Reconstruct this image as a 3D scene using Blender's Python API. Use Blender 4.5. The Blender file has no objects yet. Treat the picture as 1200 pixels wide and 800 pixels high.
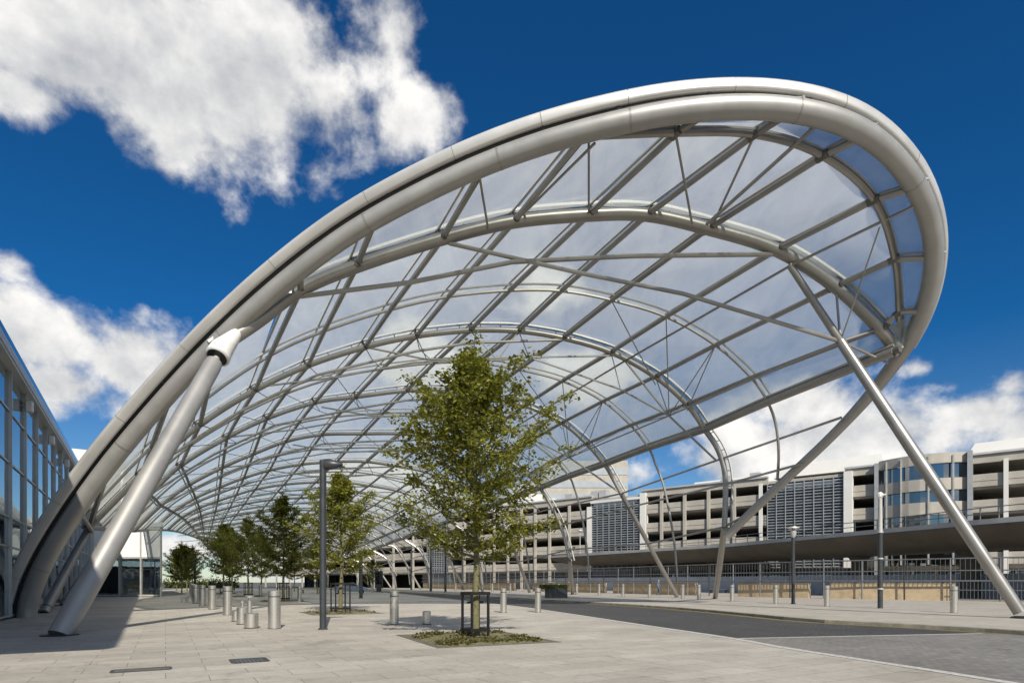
import bpy, bmesh, math, random
import numpy as np
from mathutils import Vector, Matrix

random.seed(7)
S = bpy.context.scene
COL = S.collection
F, HOR, EYE = 700.0, 681.75, 1.5          # focal length in photo pixels, horizon row, eye height

# ------------------------------------------------------------------ helpers
def V(*a): return Vector(a)
def at(x, y, d):                           # photo pixel + depth -> place
    return V((x-600)/F*d, d, EYE+(HOR-y)/F*d)
def gnd(x, y, z=0.0):                      # photo pixel on the ground at height z
    d = (EYE-z)*F/(y-HOR)
    return V((x-600)/F*d, d, z)

class MB:
    def __init__(s): s.v=[]; s.f=[]; s.m=[]; s.mi=0
    def add(s, vs, fs):
        o=len(s.v); s.v += [tuple(p) for p in vs]; s.f += [tuple(i+o for i in f) for f in fs]; s.m += [s.mi]*len(fs)
    def box(s, c, size, rz=0.0):
        a,b,h=[q/2 for q in size]; R=Matrix.Rotation(rz,3,'Z'); c=Vector(c)
        vs=[c+R@V(sx*a,sy*b,sz*h) for sz in(-1,1) for sx,sy in((-1,-1),(1,-1),(1,1),(-1,1))]
        s.add(vs,[(3,2,1,0),(4,5,6,7),(0,1,5,4),(1,2,6,5),(2,3,7,6),(3,0,4,7)])
    def bbox(s, c, size, bev, rz=0.0):     # box with chamfered vertical and top edges
        a,b,h=[q/2 for q in size]; R=Matrix.Rotation(rz,3,'Z'); c=Vector(c)
        def ring(z,i):
            A,B=a-i,b-i; k=bev
            return [c+R@V(x,y,z) for x,y in((-A+k,-B),(A-k,-B),(A,-B+k),(A,B-k),(A-k,B),(-A+k,B),(-A,B-k),(-A,-B+k))]
        vs=ring(-h,0)+ring(h-bev,0)+ring(h,bev)
        fs=[tuple(range(7,-1,-1)),tuple(range(16,24))]
        for r in(0,8):
            for i in range(8): fs.append((r+i,r+(i+1)%8,r+8+(i+1)%8,r+8+i))
        s.add(vs,fs)
    def tube(s, pts, r, n=8, cap=True, flat=None):
        P=[Vector(p) for p in pts]; m=len(P)
        R=r if hasattr(r,'__len__') else [r]*m
        T=[]
        for i in range(m):
            t=P[min(i+1,m-1)]-P[max(i-1,0)]
            T.append(t.normalized() if t.length>1e-9 else V(0,0,1))
        up=V(0,0,1) if abs(T[0].z)<.9 else V(1,0,0)
        N=(up-T[0]*up.dot(T[0])).normalized()
        vs=[]
        for i in range(m):
            N=N-T[i]*N.dot(T[i])
            if N.length<1e-6: N=T[i].orthogonal()
            N.normalize(); B=T[i].cross(N)
            for k in range(n):
                a=2*math.pi*k/n
                vs.append(P[i]+(N*math.cos(a)+B*math.sin(a))*R[i])
        fs=[]
        for i in range(m-1):
            for k in range(n):
                k2=(k+1)%n
                fs.append((i*n+k,i*n+k2,(i+1)*n+k2,(i+1)*n+k))
        if cap: fs+= [tuple(range(n-1,-1,-1)), tuple((m-1)*n+k for k in range(n))]
        s.add(vs,fs)
    def lathe(s, prof, c=(0,0,0), n=20):   # prof: (radius, z)
        c=Vector(c); vs=[]; fs=[]
        for r,z in prof:
            for k in range(n):
                a=2*math.pi*k/n; vs.append(c+V(r*math.cos(a),r*math.sin(a),z))
        for i in range(len(prof)-1):
            for k in range(n):
                k2=(k+1)%n; fs.append((i*n+k,i*n+k2,(i+1)*n+k2,(i+1)*n+k))
        fs+=[tuple(range(n-1,-1,-1)), tuple((len(prof)-1)*n+k for k in range(n))]
        s.add(vs,fs)
    def prism(s, poly, z0, z1):            # polygon (x,y) counter-clockwise
        n=len(poly); vs=[(x,y,z0) for x,y in poly]+[(x,y,z1) for x,y in poly]
        s.add(vs,[tuple(range(n-1,-1,-1)),tuple(range(n,2*n))]+[(i,(i+1)%n,n+(i+1)%n,n+i) for i in range(n)])
    def wall(s, pts, z0, z1, th):          # upright wall following a plan polyline; z per point allowed
        P=[Vector((p[0],p[1],0)) for p in pts]; m=len(P)
        Z0=z0 if hasattr(z0,'__len__') else [z0]*m; Z1=z1 if hasattr(z1,'__len__') else [z1]*m
        vs=[]
        for i in range(m):
            t=(P[min(i+1,m-1)]-P[max(i-1,0)]).normalized(); nn=V(-t.y,t.x,0)*th/2
            for q,z in((P[i]-nn,Z0[i]),(P[i]+nn,Z0[i]),(P[i]+nn,Z1[i]),(P[i]-nn,Z1[i])): vs.append((q.x,q.y,z))
        fs=[(3,2,1,0),tuple(4*(m-1)+k for k in range(4))]
        for i in range(m-1):
            for k in range(4): fs.append((4*i+k,4*i+(k+1)%4,4*i+4+(k+1)%4,4*i+4+k))
        s.add(vs,fs)
    def build(s, name, mat, parent=None, smooth=False):
        me=bpy.data.meshes.new(name); me.from_pydata(s.v,[],s.f)
        for q in (mat if isinstance(mat,(list,tuple)) else [mat]): me.materials.append(q)
        if any(s.m): me.polygons.foreach_set('material_index',s.m)
        bm=bmesh.new(); bm.from_mesh(me); bmesh.ops.recalc_face_normals(bm,faces=bm.faces); bm.to_mesh(me); bm.free()
        if smooth:
            me.polygons.foreach_set('use_smooth',[True]*len(me.polygons))
            me.set_sharp_from_angle(angle=math.radians(smooth if smooth is not True else 40))
        o=bpy.data.objects.new(name,me); COL.objects.link(o)
        if parent: o.parent=parent
        return o
def tag(o,label=None,cat=None,group=None,kind=None):
    if label: o['label']=label
    if cat: o['category']=cat
    if group: o['group']=group
    if kind: o['kind']=kind
    return o
def thing(name,label,cat,loc=(0,0,0),rz=0,group=None):
    o=bpy.data.objects.new(name,None); COL.objects.link(o); o.location=loc; o.rotation_euler=(0,0,rz)
    o.empty_display_size=.2
    return tag(o,label,cat,group)
def copy_tree(o,parent=None):
    c=o.copy(); COL.objects.link(c)
    if parent: c.parent=parent
    for ch in [q for q in bpy.data.objects if q.parent==o]: copy_tree(ch,c)
    return c
def struct(name,mb,mat,smooth=False): return tag(mb.build(name,mat,None,smooth),kind='structure')
def crv(pts,k=6):                          # Catmull-Rom through points
    P=[Vector(p) for p in pts]; out=[]
    for i in range(len(P)-1):
        a=P[i-1] if i else P[0]*2-P[1]; b,c=P[i],P[i+1]; d=P[i+2] if i+2<len(P) else P[-1]*2-P[-2]
        for j in range(k):
            t=j/k
            out.append(.5*((2*b)+(c-a)*t+(2*a-5*b+4*c-d)*t*t+(3*b-a-3*c+d)*t**3))
    return out+[P[-1]]

# ------------------------------------------------------------------ materials
def mat(name):
    m=bpy.data.materials.new(name); m.use_nodes=True; nt=m.node_tree
    return m,nt,nt.nodes['Principled BSDF']
def nd(nt,t,**k):
    n=nt.nodes.new(t)
    for a,b in k.items(): setattr(n,a,b)
    return n
def ramp(nt,fac,stops):
    r=nd(nt,'ShaderNodeValToRGB'); e=r.color_ramp.elements
    while len(e)<len(stops): e.new(.5)
    for q,(p,c) in zip(e,stops): q.position=p; q.color=(*c,1) if len(c)==3 else c
    nt.links.new(fac,r.inputs[0]); return r.outputs[0]
def noise(nt,scale,detail=5,vec=None,rough=.55,dist=0):
    n=nd(nt,'ShaderNodeTexNoise'); n.inputs['Scale'].default_value=scale; n.inputs['Detail'].default_value=detail
    n.inputs['Roughness'].default_value=rough; n.inputs['Distortion'].default_value=dist
    if vec is None:
        tc=nd(nt,'ShaderNodeTexCoord'); vec=tc.outputs['Object']
    nt.links.new(vec,n.inputs['Vector']); return n.outputs['Fac']
def bump(nt,p,h,st=.2,dist=.02):
    b=nd(nt,'ShaderNodeBump'); b.inputs['Strength'].default_value=st; b.inputs['Distance'].default_value=dist
    nt.links.new(h,b.inputs['Height']); nt.links.new(b.outputs[0],p.inputs['Normal'])
def simple(name,c,rough=.5,metal=0.0,var=.15,scale=3.0,rvar=.1,bmp=0,detail=6):
    m,nt,p=mat(name); n=noise(nt,scale,detail)
    lo=tuple(q*(1-var) for q in c); hi=tuple(min(1,q*(1+var)) for q in c)
    nt.links.new(ramp(nt,n,[(.3,lo),(.7,hi)]),p.inputs['Base Color'])
    mr=nd(nt,'ShaderNodeMapRange'); mr.inputs['To Min'].default_value=max(.03,rough-rvar); mr.inputs['To Max'].default_value=rough+rvar
    nt.links.new(n,mr.inputs[0]); nt.links.new(mr.outputs[0],p.inputs['Roughness'])
    p.inputs['Metallic'].default_value=metal
    if bmp: bump(nt,p,noise(nt,scale*8,4),bmp)
    return m
M={}
M['steel']=simple('canopy_painted_steel',(.31,.30,.28),.36,.55,.12,.9)
M['rim']=simple('rim_painted_steel',(.37,.365,.35),.46,.45,.09,1.1,.1,.02)
M['gutter']=simple('gutter_aluminium',(.60,.59,.565),.42,.45,.10,.6)
M['rail']=simple('clamp_rail_aluminium',(.50,.49,.46),.45,.4,.10,2)
M['white_cast']=simple('white_painted_casting',(.74,.73,.70),.4,0,.08,3)
M['bracket']=simple('bracket_steel',(.15,.145,.135),.5,.5,.2,4)
M['dark']=simple('dark_paint',(.03,.032,.036),.4,.2,.2,4)
M['lamp']=simple('lamp_grey_paint',(.05,.055,.06),.38,.3,.15,3)
M['black']=simple('black_steel',(.012,.012,.013),.45,.2,.2,5)
M['stainless']=None
def stainless():
    m,nt,p=mat('brushed_stainless')
    tc=nd(nt,'ShaderNodeTexCoord'); mp=nd(nt,'ShaderNodeMapping'); mp.inputs['Scale'].default_value=(3,3,60)
    nt.links.new(tc.outputs['Object'],mp.inputs[0]); n=noise(nt,2,4,mp.outputs[0])
    nt.links.new(ramp(nt,n,[(.3,(.58,.55,.50)),(.7,(.66,.63,.58))]),p.inputs['Base Color'])
    nt.links.new(ramp(nt,n,[(.3,(.25,)*3),(.7,(.32,)*3)]),p.inputs['Roughness'])
    p.inputs['Metallic'].default_value=.85; return m
M['stainless']=stainless()
M['concrete']=simple('pale_concrete',(.40,.375,.33),.85,0,.14,.5,.05,.1)
M['concrete_white']=simple('white_render',(.66,.655,.63),.8,0,.06,.3,.05)
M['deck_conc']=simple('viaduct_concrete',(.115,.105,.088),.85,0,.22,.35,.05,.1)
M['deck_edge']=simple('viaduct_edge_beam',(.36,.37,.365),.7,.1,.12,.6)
M['tan']=simple('tan_stone_wall',(.45,.355,.235),.85,0,.16,2.5,.05,.2)
M['fence']=simple('galvanised_fence',(.17,.18,.19),.5,.5,.15,4)
M['barrier']=simple('blue_grey_barrier',(.40,.44,.49),.6,.1,.12,.8)
M['louvre']=simple('louvre_metal',(.46,.50,.54),.4,.6,.2,2)
M['hazed_glazing']=simple('hazed_tower_glazing',(.36,.39,.42),.3,.1,.08,.4)  # tower windows lightened: the haze over them is put into the colour
M['cloud_reflection']=simple('cloud_reflection_white',(.80,.81,.82),.15,0,.03,.5)  # plain white for the clouds mirrored in the entrance block's upper panes
M['louvre_back']=simple('stair_core_blue_grey',(.10,.125,.15),.7,0,.2,.5)
M['mullion']=simple('mullion_grey',(.42,.44,.45),.4,.4,.1,2)
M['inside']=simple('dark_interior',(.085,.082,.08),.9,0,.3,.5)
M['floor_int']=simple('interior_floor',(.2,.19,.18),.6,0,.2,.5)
M['hedge_soil']=simple('planter_box',(.05,.052,.055),.6,0,.2,4)
M['wood']=simple('bench_wood',(.12,.085,.055),.7,0,.3,6)
M['rubber']=simple('tyre_rubber',(.015,.015,.015),.8,0,.2,5)
M['car_grey']=simple('grey_car_paint',(.22,.23,.24),.25,.5,.05,1)
M['van_white']=simple('white_van_paint',(.30,.34,.38),.3,0,.05,1)
M['yellow']=simple('yellow_panel',(.55,.42,.06),.5,0,.1,2)
M['skin']=simple('skin',(.45,.28,.2),.6,0,.1,10)
M['denim']=simple('blue_denim',(.06,.11,.2),.9,0,.2,10)
M['shirt']=simple('blue_jacket',(.10,.16,.27),.9,0,.2,10)
M['hair']=simple('dark_hair',(.03,.02,.015),.7,0,.2,20)
M['shoe']=simple('dark_shoe',(.02,.02,.02),.6,0,.2,20)
M['kerb']=simple('granite_kerb',(.26,.245,.20),.8,0,.3,3,.05,.15)
M['white_line']=simple('white_paint_line',(.50,.49,.455),.8,0,.32,11)
M['yellow_line']=simple('yellow_paint_line',(.48,.36,.07),.75,0,.2,6)
M['tarmac']=simple('ground_tarmac',(.11,.108,.10),.9,0,.25,.25,.05)

def paving(name,c,bw,bh,rot,mortar,off=.5,var=.10,bumpst=.25,stain=.5,msize=.006):
    m,nt,p=mat(name)
    tc=nd(nt,'ShaderNodeTexCoord'); mp=nd(nt,'ShaderNodeMapping'); mp.inputs['Rotation'].default_value=(0,0,rot)
    nt.links.new(tc.outputs['Object'],mp.inputs[0])
    b=nd(nt,'ShaderNodeTexBrick'); b.offset=off; b.inputs['Scale'].default_value=1
    b.inputs['Brick Width'].default_value=bw; b.inputs['Row Height'].default_value=bh
    b.inputs['Mortar Size'].default_value=msize; b.inputs['Mortar Smooth'].default_value=.3; b.inputs['Bias'].default_value=0
    b.inputs['Color1'].default_value=(*[q*(1-var) for q in c],1); b.inputs['Color2'].default_value=(*[q*(1+var) for q in c],1)
    b.inputs['Mortar'].default_value=(*mortar,1)
    nt.links.new(mp.outputs[0],b.inputs['Vector'])
    n1=noise(nt,.35,6,tc.outputs['Object'],.6); n2=noise(nt,9,5,tc.outputs['Object'],.65); n3=noise(nt,90,3,tc.outputs['Object'])
    r1=ramp(nt,n1,[(.30,(1-.28*stain,1-.30*stain,1-.32*stain)),(.62,(1.05,1.05,1.05))])
    r2=ramp(nt,n2,[(.28,(1-.30*stain,)*3),(.50,(1,1,1)),(.8,(1.06,)*3)])
    r3=ramp(nt,n3,[(.3,(.90,.90,.90)),(.7,(1.08,1.08,1.08))])
    last=b.outputs['Color']
    vo=nd(nt,'ShaderNodeTexVoronoi'); vo.inputs['Scale'].default_value=1.3; nt.links.new(tc.outputs['Object'],vo.inputs['Vector'])
    gum=ramp(nt,vo.outputs['Distance'],[(.0,(.62,.62,.62)),(.035,(.66,.66,.66)),(.055,(1,1,1))])
    n4=noise(nt,1.1,7,tc.outputs['Object'],.7,1.5); pat=ramp(nt,n4,[(.33,(.72,.71,.69)),(.43,(.96,.96,.955)),(.6,(1,1,1))])
    for r in (r1,r2,r3,gum,pat):
        mx=nd(nt,'ShaderNodeMix',data_type='RGBA',blend_type='MULTIPLY'); mx.inputs['Factor'].default_value=1
        nt.links.new(last,mx.inputs[6]); nt.links.new(r,mx.inputs[7]); last=mx.outputs[2]
    nt.links.new(last,p.inputs['Base Color'])
    nt.links.new(ramp(nt,n2,[(.3,(.62,)*3),(.7,(.82,)*3)]),p.inputs['Roughness'])
    inv=nd(nt,'ShaderNodeMath',operation='MULTIPLY_ADD'); inv.inputs[1].default_value=-1.0; inv.inputs[2].default_value=1
    nt.links.new(b.outputs['Fac'],inv.inputs[0])
    ad=nd(nt,'ShaderNodeMath',operation='MULTIPLY_ADD'); ad.inputs[1].default_value=.25
    nt.links.new(n3,ad.inputs[0]); nt.links.new(inv.outputs[0],ad.inputs[2])
    bump(nt,p,ad.outputs[0],bumpst,.008)
    return m
AXR=math.atan(.58)
M['slab']=paving('granite_slab_paving',(.465,.435,.38),1.2,.6,-AXR*0+math.pi-AXR,(.22,.20,.165),.5,.09,.3,.7,.008)
M['slab_far']=paving('pale_footway_paving',(.44,.405,.345),.9,.6,math.pi/2-.35,(.25,.23,.2),.5,.05,.2,.5)
M['block_dark']=paving('dark_block_paving',(.075,.073,.068),.2,.1,math.pi/2-.28,(.03,.03,.028),.5,.22,.5,.8,.008)
M['block_mid']=paving('grey_block_paving',(.235,.225,.205),.22,.11,-.28,(.11,.105,.1),.5,.16,.4,.7,.006)

def etfe():
    m,nt,p=mat('etfe_foil'); nt.nodes.remove(p); out=nt.nodes['Material Output']
    tc=nd(nt,'ShaderNodeTexCoord')
    mp=nd(nt,'ShaderNodeMapping'); mp.inputs['Scale'].default_value=(1,.35,1); mp.inputs['Rotation'].default_value=(0,0,.5)
    nt.links.new(tc.outputs['Object'],mp.inputs[0])
    n=noise(nt,.8,4,mp.outputs[0],.6,1.2); n2=noise(nt,.25,3,mp.outputs[0])
    tr=nd(nt,'ShaderNodeBsdfTransparent'); tr.inputs[0].default_value=(.95,.98,.95,1)
    tl=nd(nt,'ShaderNodeBsdfTranslucent'); tl.inputs[0].default_value=(.97,.98,1,1)
    df=nd(nt,'ShaderNodeBsdfDiffuse'); df.inputs[0].default_value=(.82,.84,.87,1)
    gl=nd(nt,'ShaderNodeBsdfGlossy'); gl.inputs['Roughness'].default_value=.12
    m1=nd(nt,'ShaderNodeMixShader'); m1.inputs[0].default_value=.22
    nt.links.new(tl.outputs[0],m1.inputs[1]); nt.links.new(df.outputs[0],m1.inputs[2])
    fac=nd(nt,'ShaderNodeMapRange'); fac.inputs['From Min'].default_value=.3; fac.inputs['From Max'].default_value=.7
    fac.inputs['To Min'].default_value=ETFE_LO; fac.inputs['To Max'].default_value=ETFE_HI
    mx=nd(nt,'ShaderNodeMath',operation='MULTIPLY_ADD'); mx.inputs[1].default_value=.5
    nt.links.new(n,mx.inputs[0]); h=nd(nt,'ShaderNodeMath',operation='MULTIPLY'); h.inputs[1].default_value=.5
    nt.links.new(n2,h.inputs[0]); nt.links.new(h.outputs[0],mx.inputs[2]); nt.links.new(mx.outputs[0],fac.inputs[0])
    m2=nd(nt,'ShaderNodeMixShader'); nt.links.new(fac.outputs[0],m2.inputs[0])
    nt.links.new(tr.outputs[0],m2.inputs[1]); nt.links.new(m1.outputs[0],m2.inputs[2])
    lw=nd(nt,'ShaderNodeLayerWeight'); lw.inputs[0].default_value=.25
    pw=nd(nt,'ShaderNodeMath',operation='MULTIPLY_ADD'); pw.inputs[1].default_value=.10; pw.inputs[2].default_value=.02; nt.links.new(lw.outputs['Fresnel'],pw.inputs[0])
    bp=nd(nt,'ShaderNodeBump'); bp.inputs['Strength'].default_value=.25; bp.inputs['Distance'].default_value=.1
    nt.links.new(n,bp.inputs['Height']); nt.links.new(bp.outputs[0],gl.inputs['Normal'])
    m3=nd(nt,'ShaderNodeMixShader'); nt.links.new(pw.outputs[0],m3.inputs[0])
    nt.links.new(m2.outputs[0],m3.inputs[1]); nt.links.new(gl.outputs[0],m3.inputs[2])
    nt.links.new(m3.outputs[0],out.inputs[0]); return m
ETFE_LO,ETFE_HI=.25,.48
M['etfe']=etfe()
def glass(name,tint,refl,wob=.0,rough=.02):
    m,nt,p=mat(name); nt.nodes.remove(p); out=nt.nodes['Material Output']
    tr=nd(nt,'ShaderNodeBsdfTransparent'); tr.inputs[0].default_value=(*tint,1)
    gl=nd(nt,'ShaderNodeBsdfGlossy'); gl.inputs['Roughness'].default_value=rough; gl.inputs[0].default_value=(.86,.92,.96,1)
    if wob:
        bp=nd(nt,'ShaderNodeBump'); bp.inputs['Strength'].default_value=wob; bp.inputs['Distance'].default_value=.05
        nt.links.new(noise(nt,.9,2),bp.inputs['Height']); nt.links.new(bp.outputs[0],gl.inputs['Normal'])
    fr=nd(nt,'ShaderNodeFresnel'); fr.inputs[0].default_value=1.5
    ad=nd(nt,'ShaderNodeMath',operation='ADD',use_clamp=True); ad.inputs[1].default_value=refl; nt.links.new(fr.outputs[0],ad.inputs[0])
    mx=nd(nt,'ShaderNodeMixShader'); nt.links.new(ad.outputs[0],mx.inputs[0])
    nt.links.new(tr.outputs[0],mx.inputs[1]); nt.links.new(gl.outputs[0],mx.inputs[2]); nt.links.new(mx.outputs[0],out.inputs[0])
    return m
M['glass']=glass('curtain_wall_glass',(.78,.86,.90),.20,.06)
M['glass_block']=glass('entrance_block_glass',(.60,.68,.72),.5,.05)
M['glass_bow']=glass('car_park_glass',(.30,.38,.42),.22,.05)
M['glass_car']=glass('vehicle_glass',(.1,.12,.13),.1)
def foliage(name,c1,c2,tl=.45):
    m,nt,p=mat(name); out=nt.nodes['Material Output']
    g=nd(nt,'ShaderNodeNewGeometry'); col=ramp(nt,g.outputs['Random Per Island'],[(0,c1),(.55,tuple((a+b)/2 for a,b in zip(c1,c2))),(1,c2)])
    nt.links.new(col,p.inputs['Base Color']); p.inputs['Roughness'].default_value=.5
    t=nd(nt,'ShaderNodeBsdfTranslucent'); nt.links.new(col,t.inputs[0])
    mx=nd(nt,'ShaderNodeMixShader'); mx.inputs[0].default_value=tl
    nt.links.new(p.outputs[0],mx.inputs[1]); nt.links.new(t.outputs[0],mx.inputs[2]); nt.links.new(mx.outputs[0],out.inputs[0]); return m
M['leaf']=foliage('young_tree_leaves',(.145,.16,.02),(.35,.35,.055))
M['leaf_dark']=foliage('dark_tree_leaves',(.085,.10,.014),(.21,.215,.03))
M['leaf_hedge']=foliage('hedge_leaves',(.05,.075,.012),(.14,.16,.03))
M['grass']=foliage('pit_plants',(.06,.07,.015),(.20,.17,.05))
def bark():
    m,nt,p=mat('green_grey_bark'); n=noise(nt,14,6,None,.65); n2=noise(nt,2,3)
    nt.links.new(ramp(nt,n,[(.3,(.07,.065,.028)),(.5,(.14,.13,.06)),(.75,(.22,.20,.12))]),p.inputs['Base Color'])
    p.inputs['Roughness'].default_value=.9; bump(nt,p,n,.5); return m
M['bark']=bark()
def soil():
    m,nt,p=mat('pit_gravel'); n=noise(nt,22,5,None,.7); n2=noise(nt,3,4)
    a0=ramp(nt,n,[(.3,(.10,.085,.05)),(.5,(.22,.18,.12)),(.7,(.34,.29,.20))])
    mo=nd(nt,'ShaderNodeMix',data_type='RGBA'); nt.links.new(ramp(nt,n2,[(.42,(0,0,0)),(.58,(1,1,1))]),mo.inputs[0]); nt.links.new(a0,mo.inputs[6]); mo.inputs[7].default_value=(.13,.13,.045,1); a=mo.outputs[2]
    nt.links.new(a,p.inputs['Base Color']); p.inputs['Roughness'].default_value=.95; bump(nt,p,n,.8,.03); return m
M['soil']=soil()
M['pit_edge']=simple('pit_edge_setts',(.13,.125,.11),.85,0,.25,6,.05,.2)

# ------------------------------------------------------------------ camera, sun, sky
cam=bpy.data.objects.new('camera',bpy.data.cameras.new('camera')); COL.objects.link(cam); S.camera=cam
cam.location=(0,0,EYE); cam.rotation_euler=(math.pi/2,0,0); cam.data.sensor_width=36; cam.data.lens=36*F/1200
cam.data.shift_y=(HOR-400)/1200; cam.data.clip_end=6000; cam.data.clip_start=.1
SUN_EL=math.radians(37); sd=V(.27,-.96,0).normalized()
to_sun=V(sd.x*math.cos(SUN_EL),sd.y*math.cos(SUN_EL),math.sin(SUN_EL))
L=bpy.data.lights.new('sun','SUN'); L.energy=4.6; L.angle=math.radians(.5); L.color=(1,.925,.80)
sun=bpy.data.objects.new('sun',L); COL.objects.link(sun); sun.rotation_euler=to_sun.to_track_quat('Z','Y').to_euler()
W=bpy.data.worlds.new('World'); S.world=W; W.use_nodes=True; nt=W.node_tree
bg=nt.nodes['Background']; bg.inputs[1].default_value=.10
sky=nd(nt,'ShaderNodeTexSky',sky_type='NISHITA'); sky.sun_disc=False; sky.sun_elevation=SUN_EL
sky.sun_rotation=math.atan2(sd.x,sd.y); sky.air_density=1.0; sky.dust_density=.15; sky.ozone_density=1.5
tc=nd(nt,'ShaderNodeTexCoord'); D=tc.outputs['Generated']
def math_(op,a,b=None,c=None,clamp=False):
    n=nd(nt,'ShaderNodeMath',operation=op,use_clamp=clamp)
    for i,q in enumerate((a,b,c)):
        if q is None: continue
        if isinstance(q,(int,float)): n.inputs[i].default_value=q
        else: nt.links.new(q,n.inputs[i])
    return n.outputs[0]
def mixc(f,a,b,blend='MIX'):
    n=nd(nt,'ShaderNodeMix',data_type='RGBA',blend_type=blend)
    for i,q in ((0,f),(6,a),(7,b)):
        if isinstance(q,(int,float)): n.inputs[i].default_value=q
        elif isinstance(q,tuple): n.inputs[i].default_value=(*q,1)
        else: nt.links.new(q,n.inputs[i])
    return n.outputs[2]
def pdir(x,y): return V(x-600,F,HOR-y).normalized()
mp=nd(nt,'ShaderNodeMapping'); mp.inputs['Scale'].default_value=(1,1,1.15); nt.links.new(D,mp.inputs[0])
nA=noise(nt,6.5,12,mp.outputs[0],.58,.08); nB=noise(nt,2.1,6,mp.outputs[0],.55,.2); nC=noise(nt,15,6,mp.outputs[0],.6)
off=nd(nt,'ShaderNodeVectorMath',operation='ADD'); nt.links.new(mp.outputs[0],off.inputs[0]); off.inputs[1].default_value=(.018,-.01,.035)
nA2=noise(nt,6.5,12,off.outputs[0],.58,.08)
blobs=[(90,50,300,125,1),(260,95,170,110,1),(20,110,150,50,.8),(215,160,75,62,.95),(325,50,75,60,.9),
 (462,40,62,85,.85),(490,130,52,85,.85),(520,40,30,50,-.2),(20,205,75,26,.0),
 (10,315,60,50,.85),(40,385,130,75,1),(20,470,120,40,.9),(150,425,80,62,1),(60,450,130,50,.9),(130,470,80,30,.8),
 (1010,515,250,58,1),(1230,500,120,55,1),(940,470,110,45,1),(1130,490,130,45,1),(1185,455,60,28,.8),(1072,430,38,18,.6),(870,540,120,40,.8),
 (1110,455,45,18,.6),(735,560,70,30,.8),(660,580,120,30,.7),(480,600,250,50,.7),(200,640,260,30,.9),(460,655,300,30,1.0),(800,640,300,40,1),
 (640,330,120,70,.45),(480,420,110,60,.45),(420,560,150,50,.6),(700,440,150,50,.4),
 (1500,420,260,90,.9),(-500,300,300,200,.9)]
acc=None
for x,y,rx,ry,w in blobs:
    c=pdir(x,y); ax=(pdir(x+rx,y)-pdir(x-rx,y)).length/2; az=(pdir(x,y-ry)-pdir(x,y+ry)).length/2
    s=nd(nt,'ShaderNodeVectorMath',operation='SUBTRACT'); nt.links.new(D,s.inputs[0]); s.inputs[1].default_value=c
    m=nd(nt,'ShaderNodeVectorMath',operation='MULTIPLY'); nt.links.new(s.outputs[0],m.inputs[0]); m.inputs[1].default_value=(1/ax,1/ax,1/az)
    l=nd(nt,'ShaderNodeVectorMath',operation='LENGTH'); nt.links.new(m.outputs[0],l.inputs[0])
    v=math_('MULTIPLY',math_('SUBTRACT',.45+.55*w,l.outputs['Value']),max(.55,min(1,(rx*ry)**.5/90)))
    v=math_('MAXIMUM',v,-1.9)
    acc=v if acc is None else math_('MAXIMUM',acc,v)
# a scatter of other clouds behind the camera, seen only in reflections
sep=nd(nt,'ShaderNodeSeparateXYZ'); nt.links.new(D,sep.inputs[0])
back=math_('MULTIPLY_ADD',sep.outputs['Y'],-1.2,-.2); back=math_('MINIMUM',back,.15)
acc=math_('MAXIMUM',acc,math_('MAXIMUM',back,-1.9))
dens=math_('ADD',math_('MULTIPLY',acc,.62),math_('ADD',math_('MULTIPLY',math_('SUBTRACT',nA,.5),1.7),math_('MULTIPLY',math_('SUBTRACT',nB,.5),.8)))
mask=nd(nt,'ShaderNodeMapRange',interpolation_type='SMOOTHSTEP'); nt.links.new(dens,mask.inputs[0])
mask.inputs['From Min'].default_value=.0; mask.inputs['From Max'].default_value=.34
# cloud light: bright sunlit billows, greyer thick bases
lit=math_('ADD',math_('MULTIPLY',math_('SUBTRACT',nA,nA2),3.0),.62,None)
lit=math_('ADD',lit,math_('MULTIPLY',math_('SUBTRACT',nC,.5),.35))
lit=math_('SUBTRACT',lit,math_('MULTIPLY',math_('MAXIMUM',math_('SUBTRACT',dens,.35),0.0),.55),None,True)
ccol=ramp(nt,lit,[(.0,(3.9,4.1,4.5)),(.45,(5.9,5.95,6.05)),(1,(8.8,8.65,8.4))])
lowf=math_('SUBTRACT',1.0,math_('MULTIPLY',sep.outputs['Z'],3.0),None,True)
tint=mixc(lowf,(.062,.40,.72),(.58,.68,.78))
skyc=mixc(1.0,sky.outputs[0],tint,'MULTIPLY')
nt.links.new(mixc(mask.outputs[0],skyc,ccol),bg.inputs[0])
S.view_settings.view_transform='Standard'; S.view_settings.look='None'; S.view_settings.gamma=1; S.view_settings.exposure=.22
S.cycles.transparent_max_bounces=40; S.cycles.max_bounces=10; S.cycles.use_denoising=True; S.cycles.caustics_reflective=False; S.cycles.caustics_refractive=False
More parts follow.
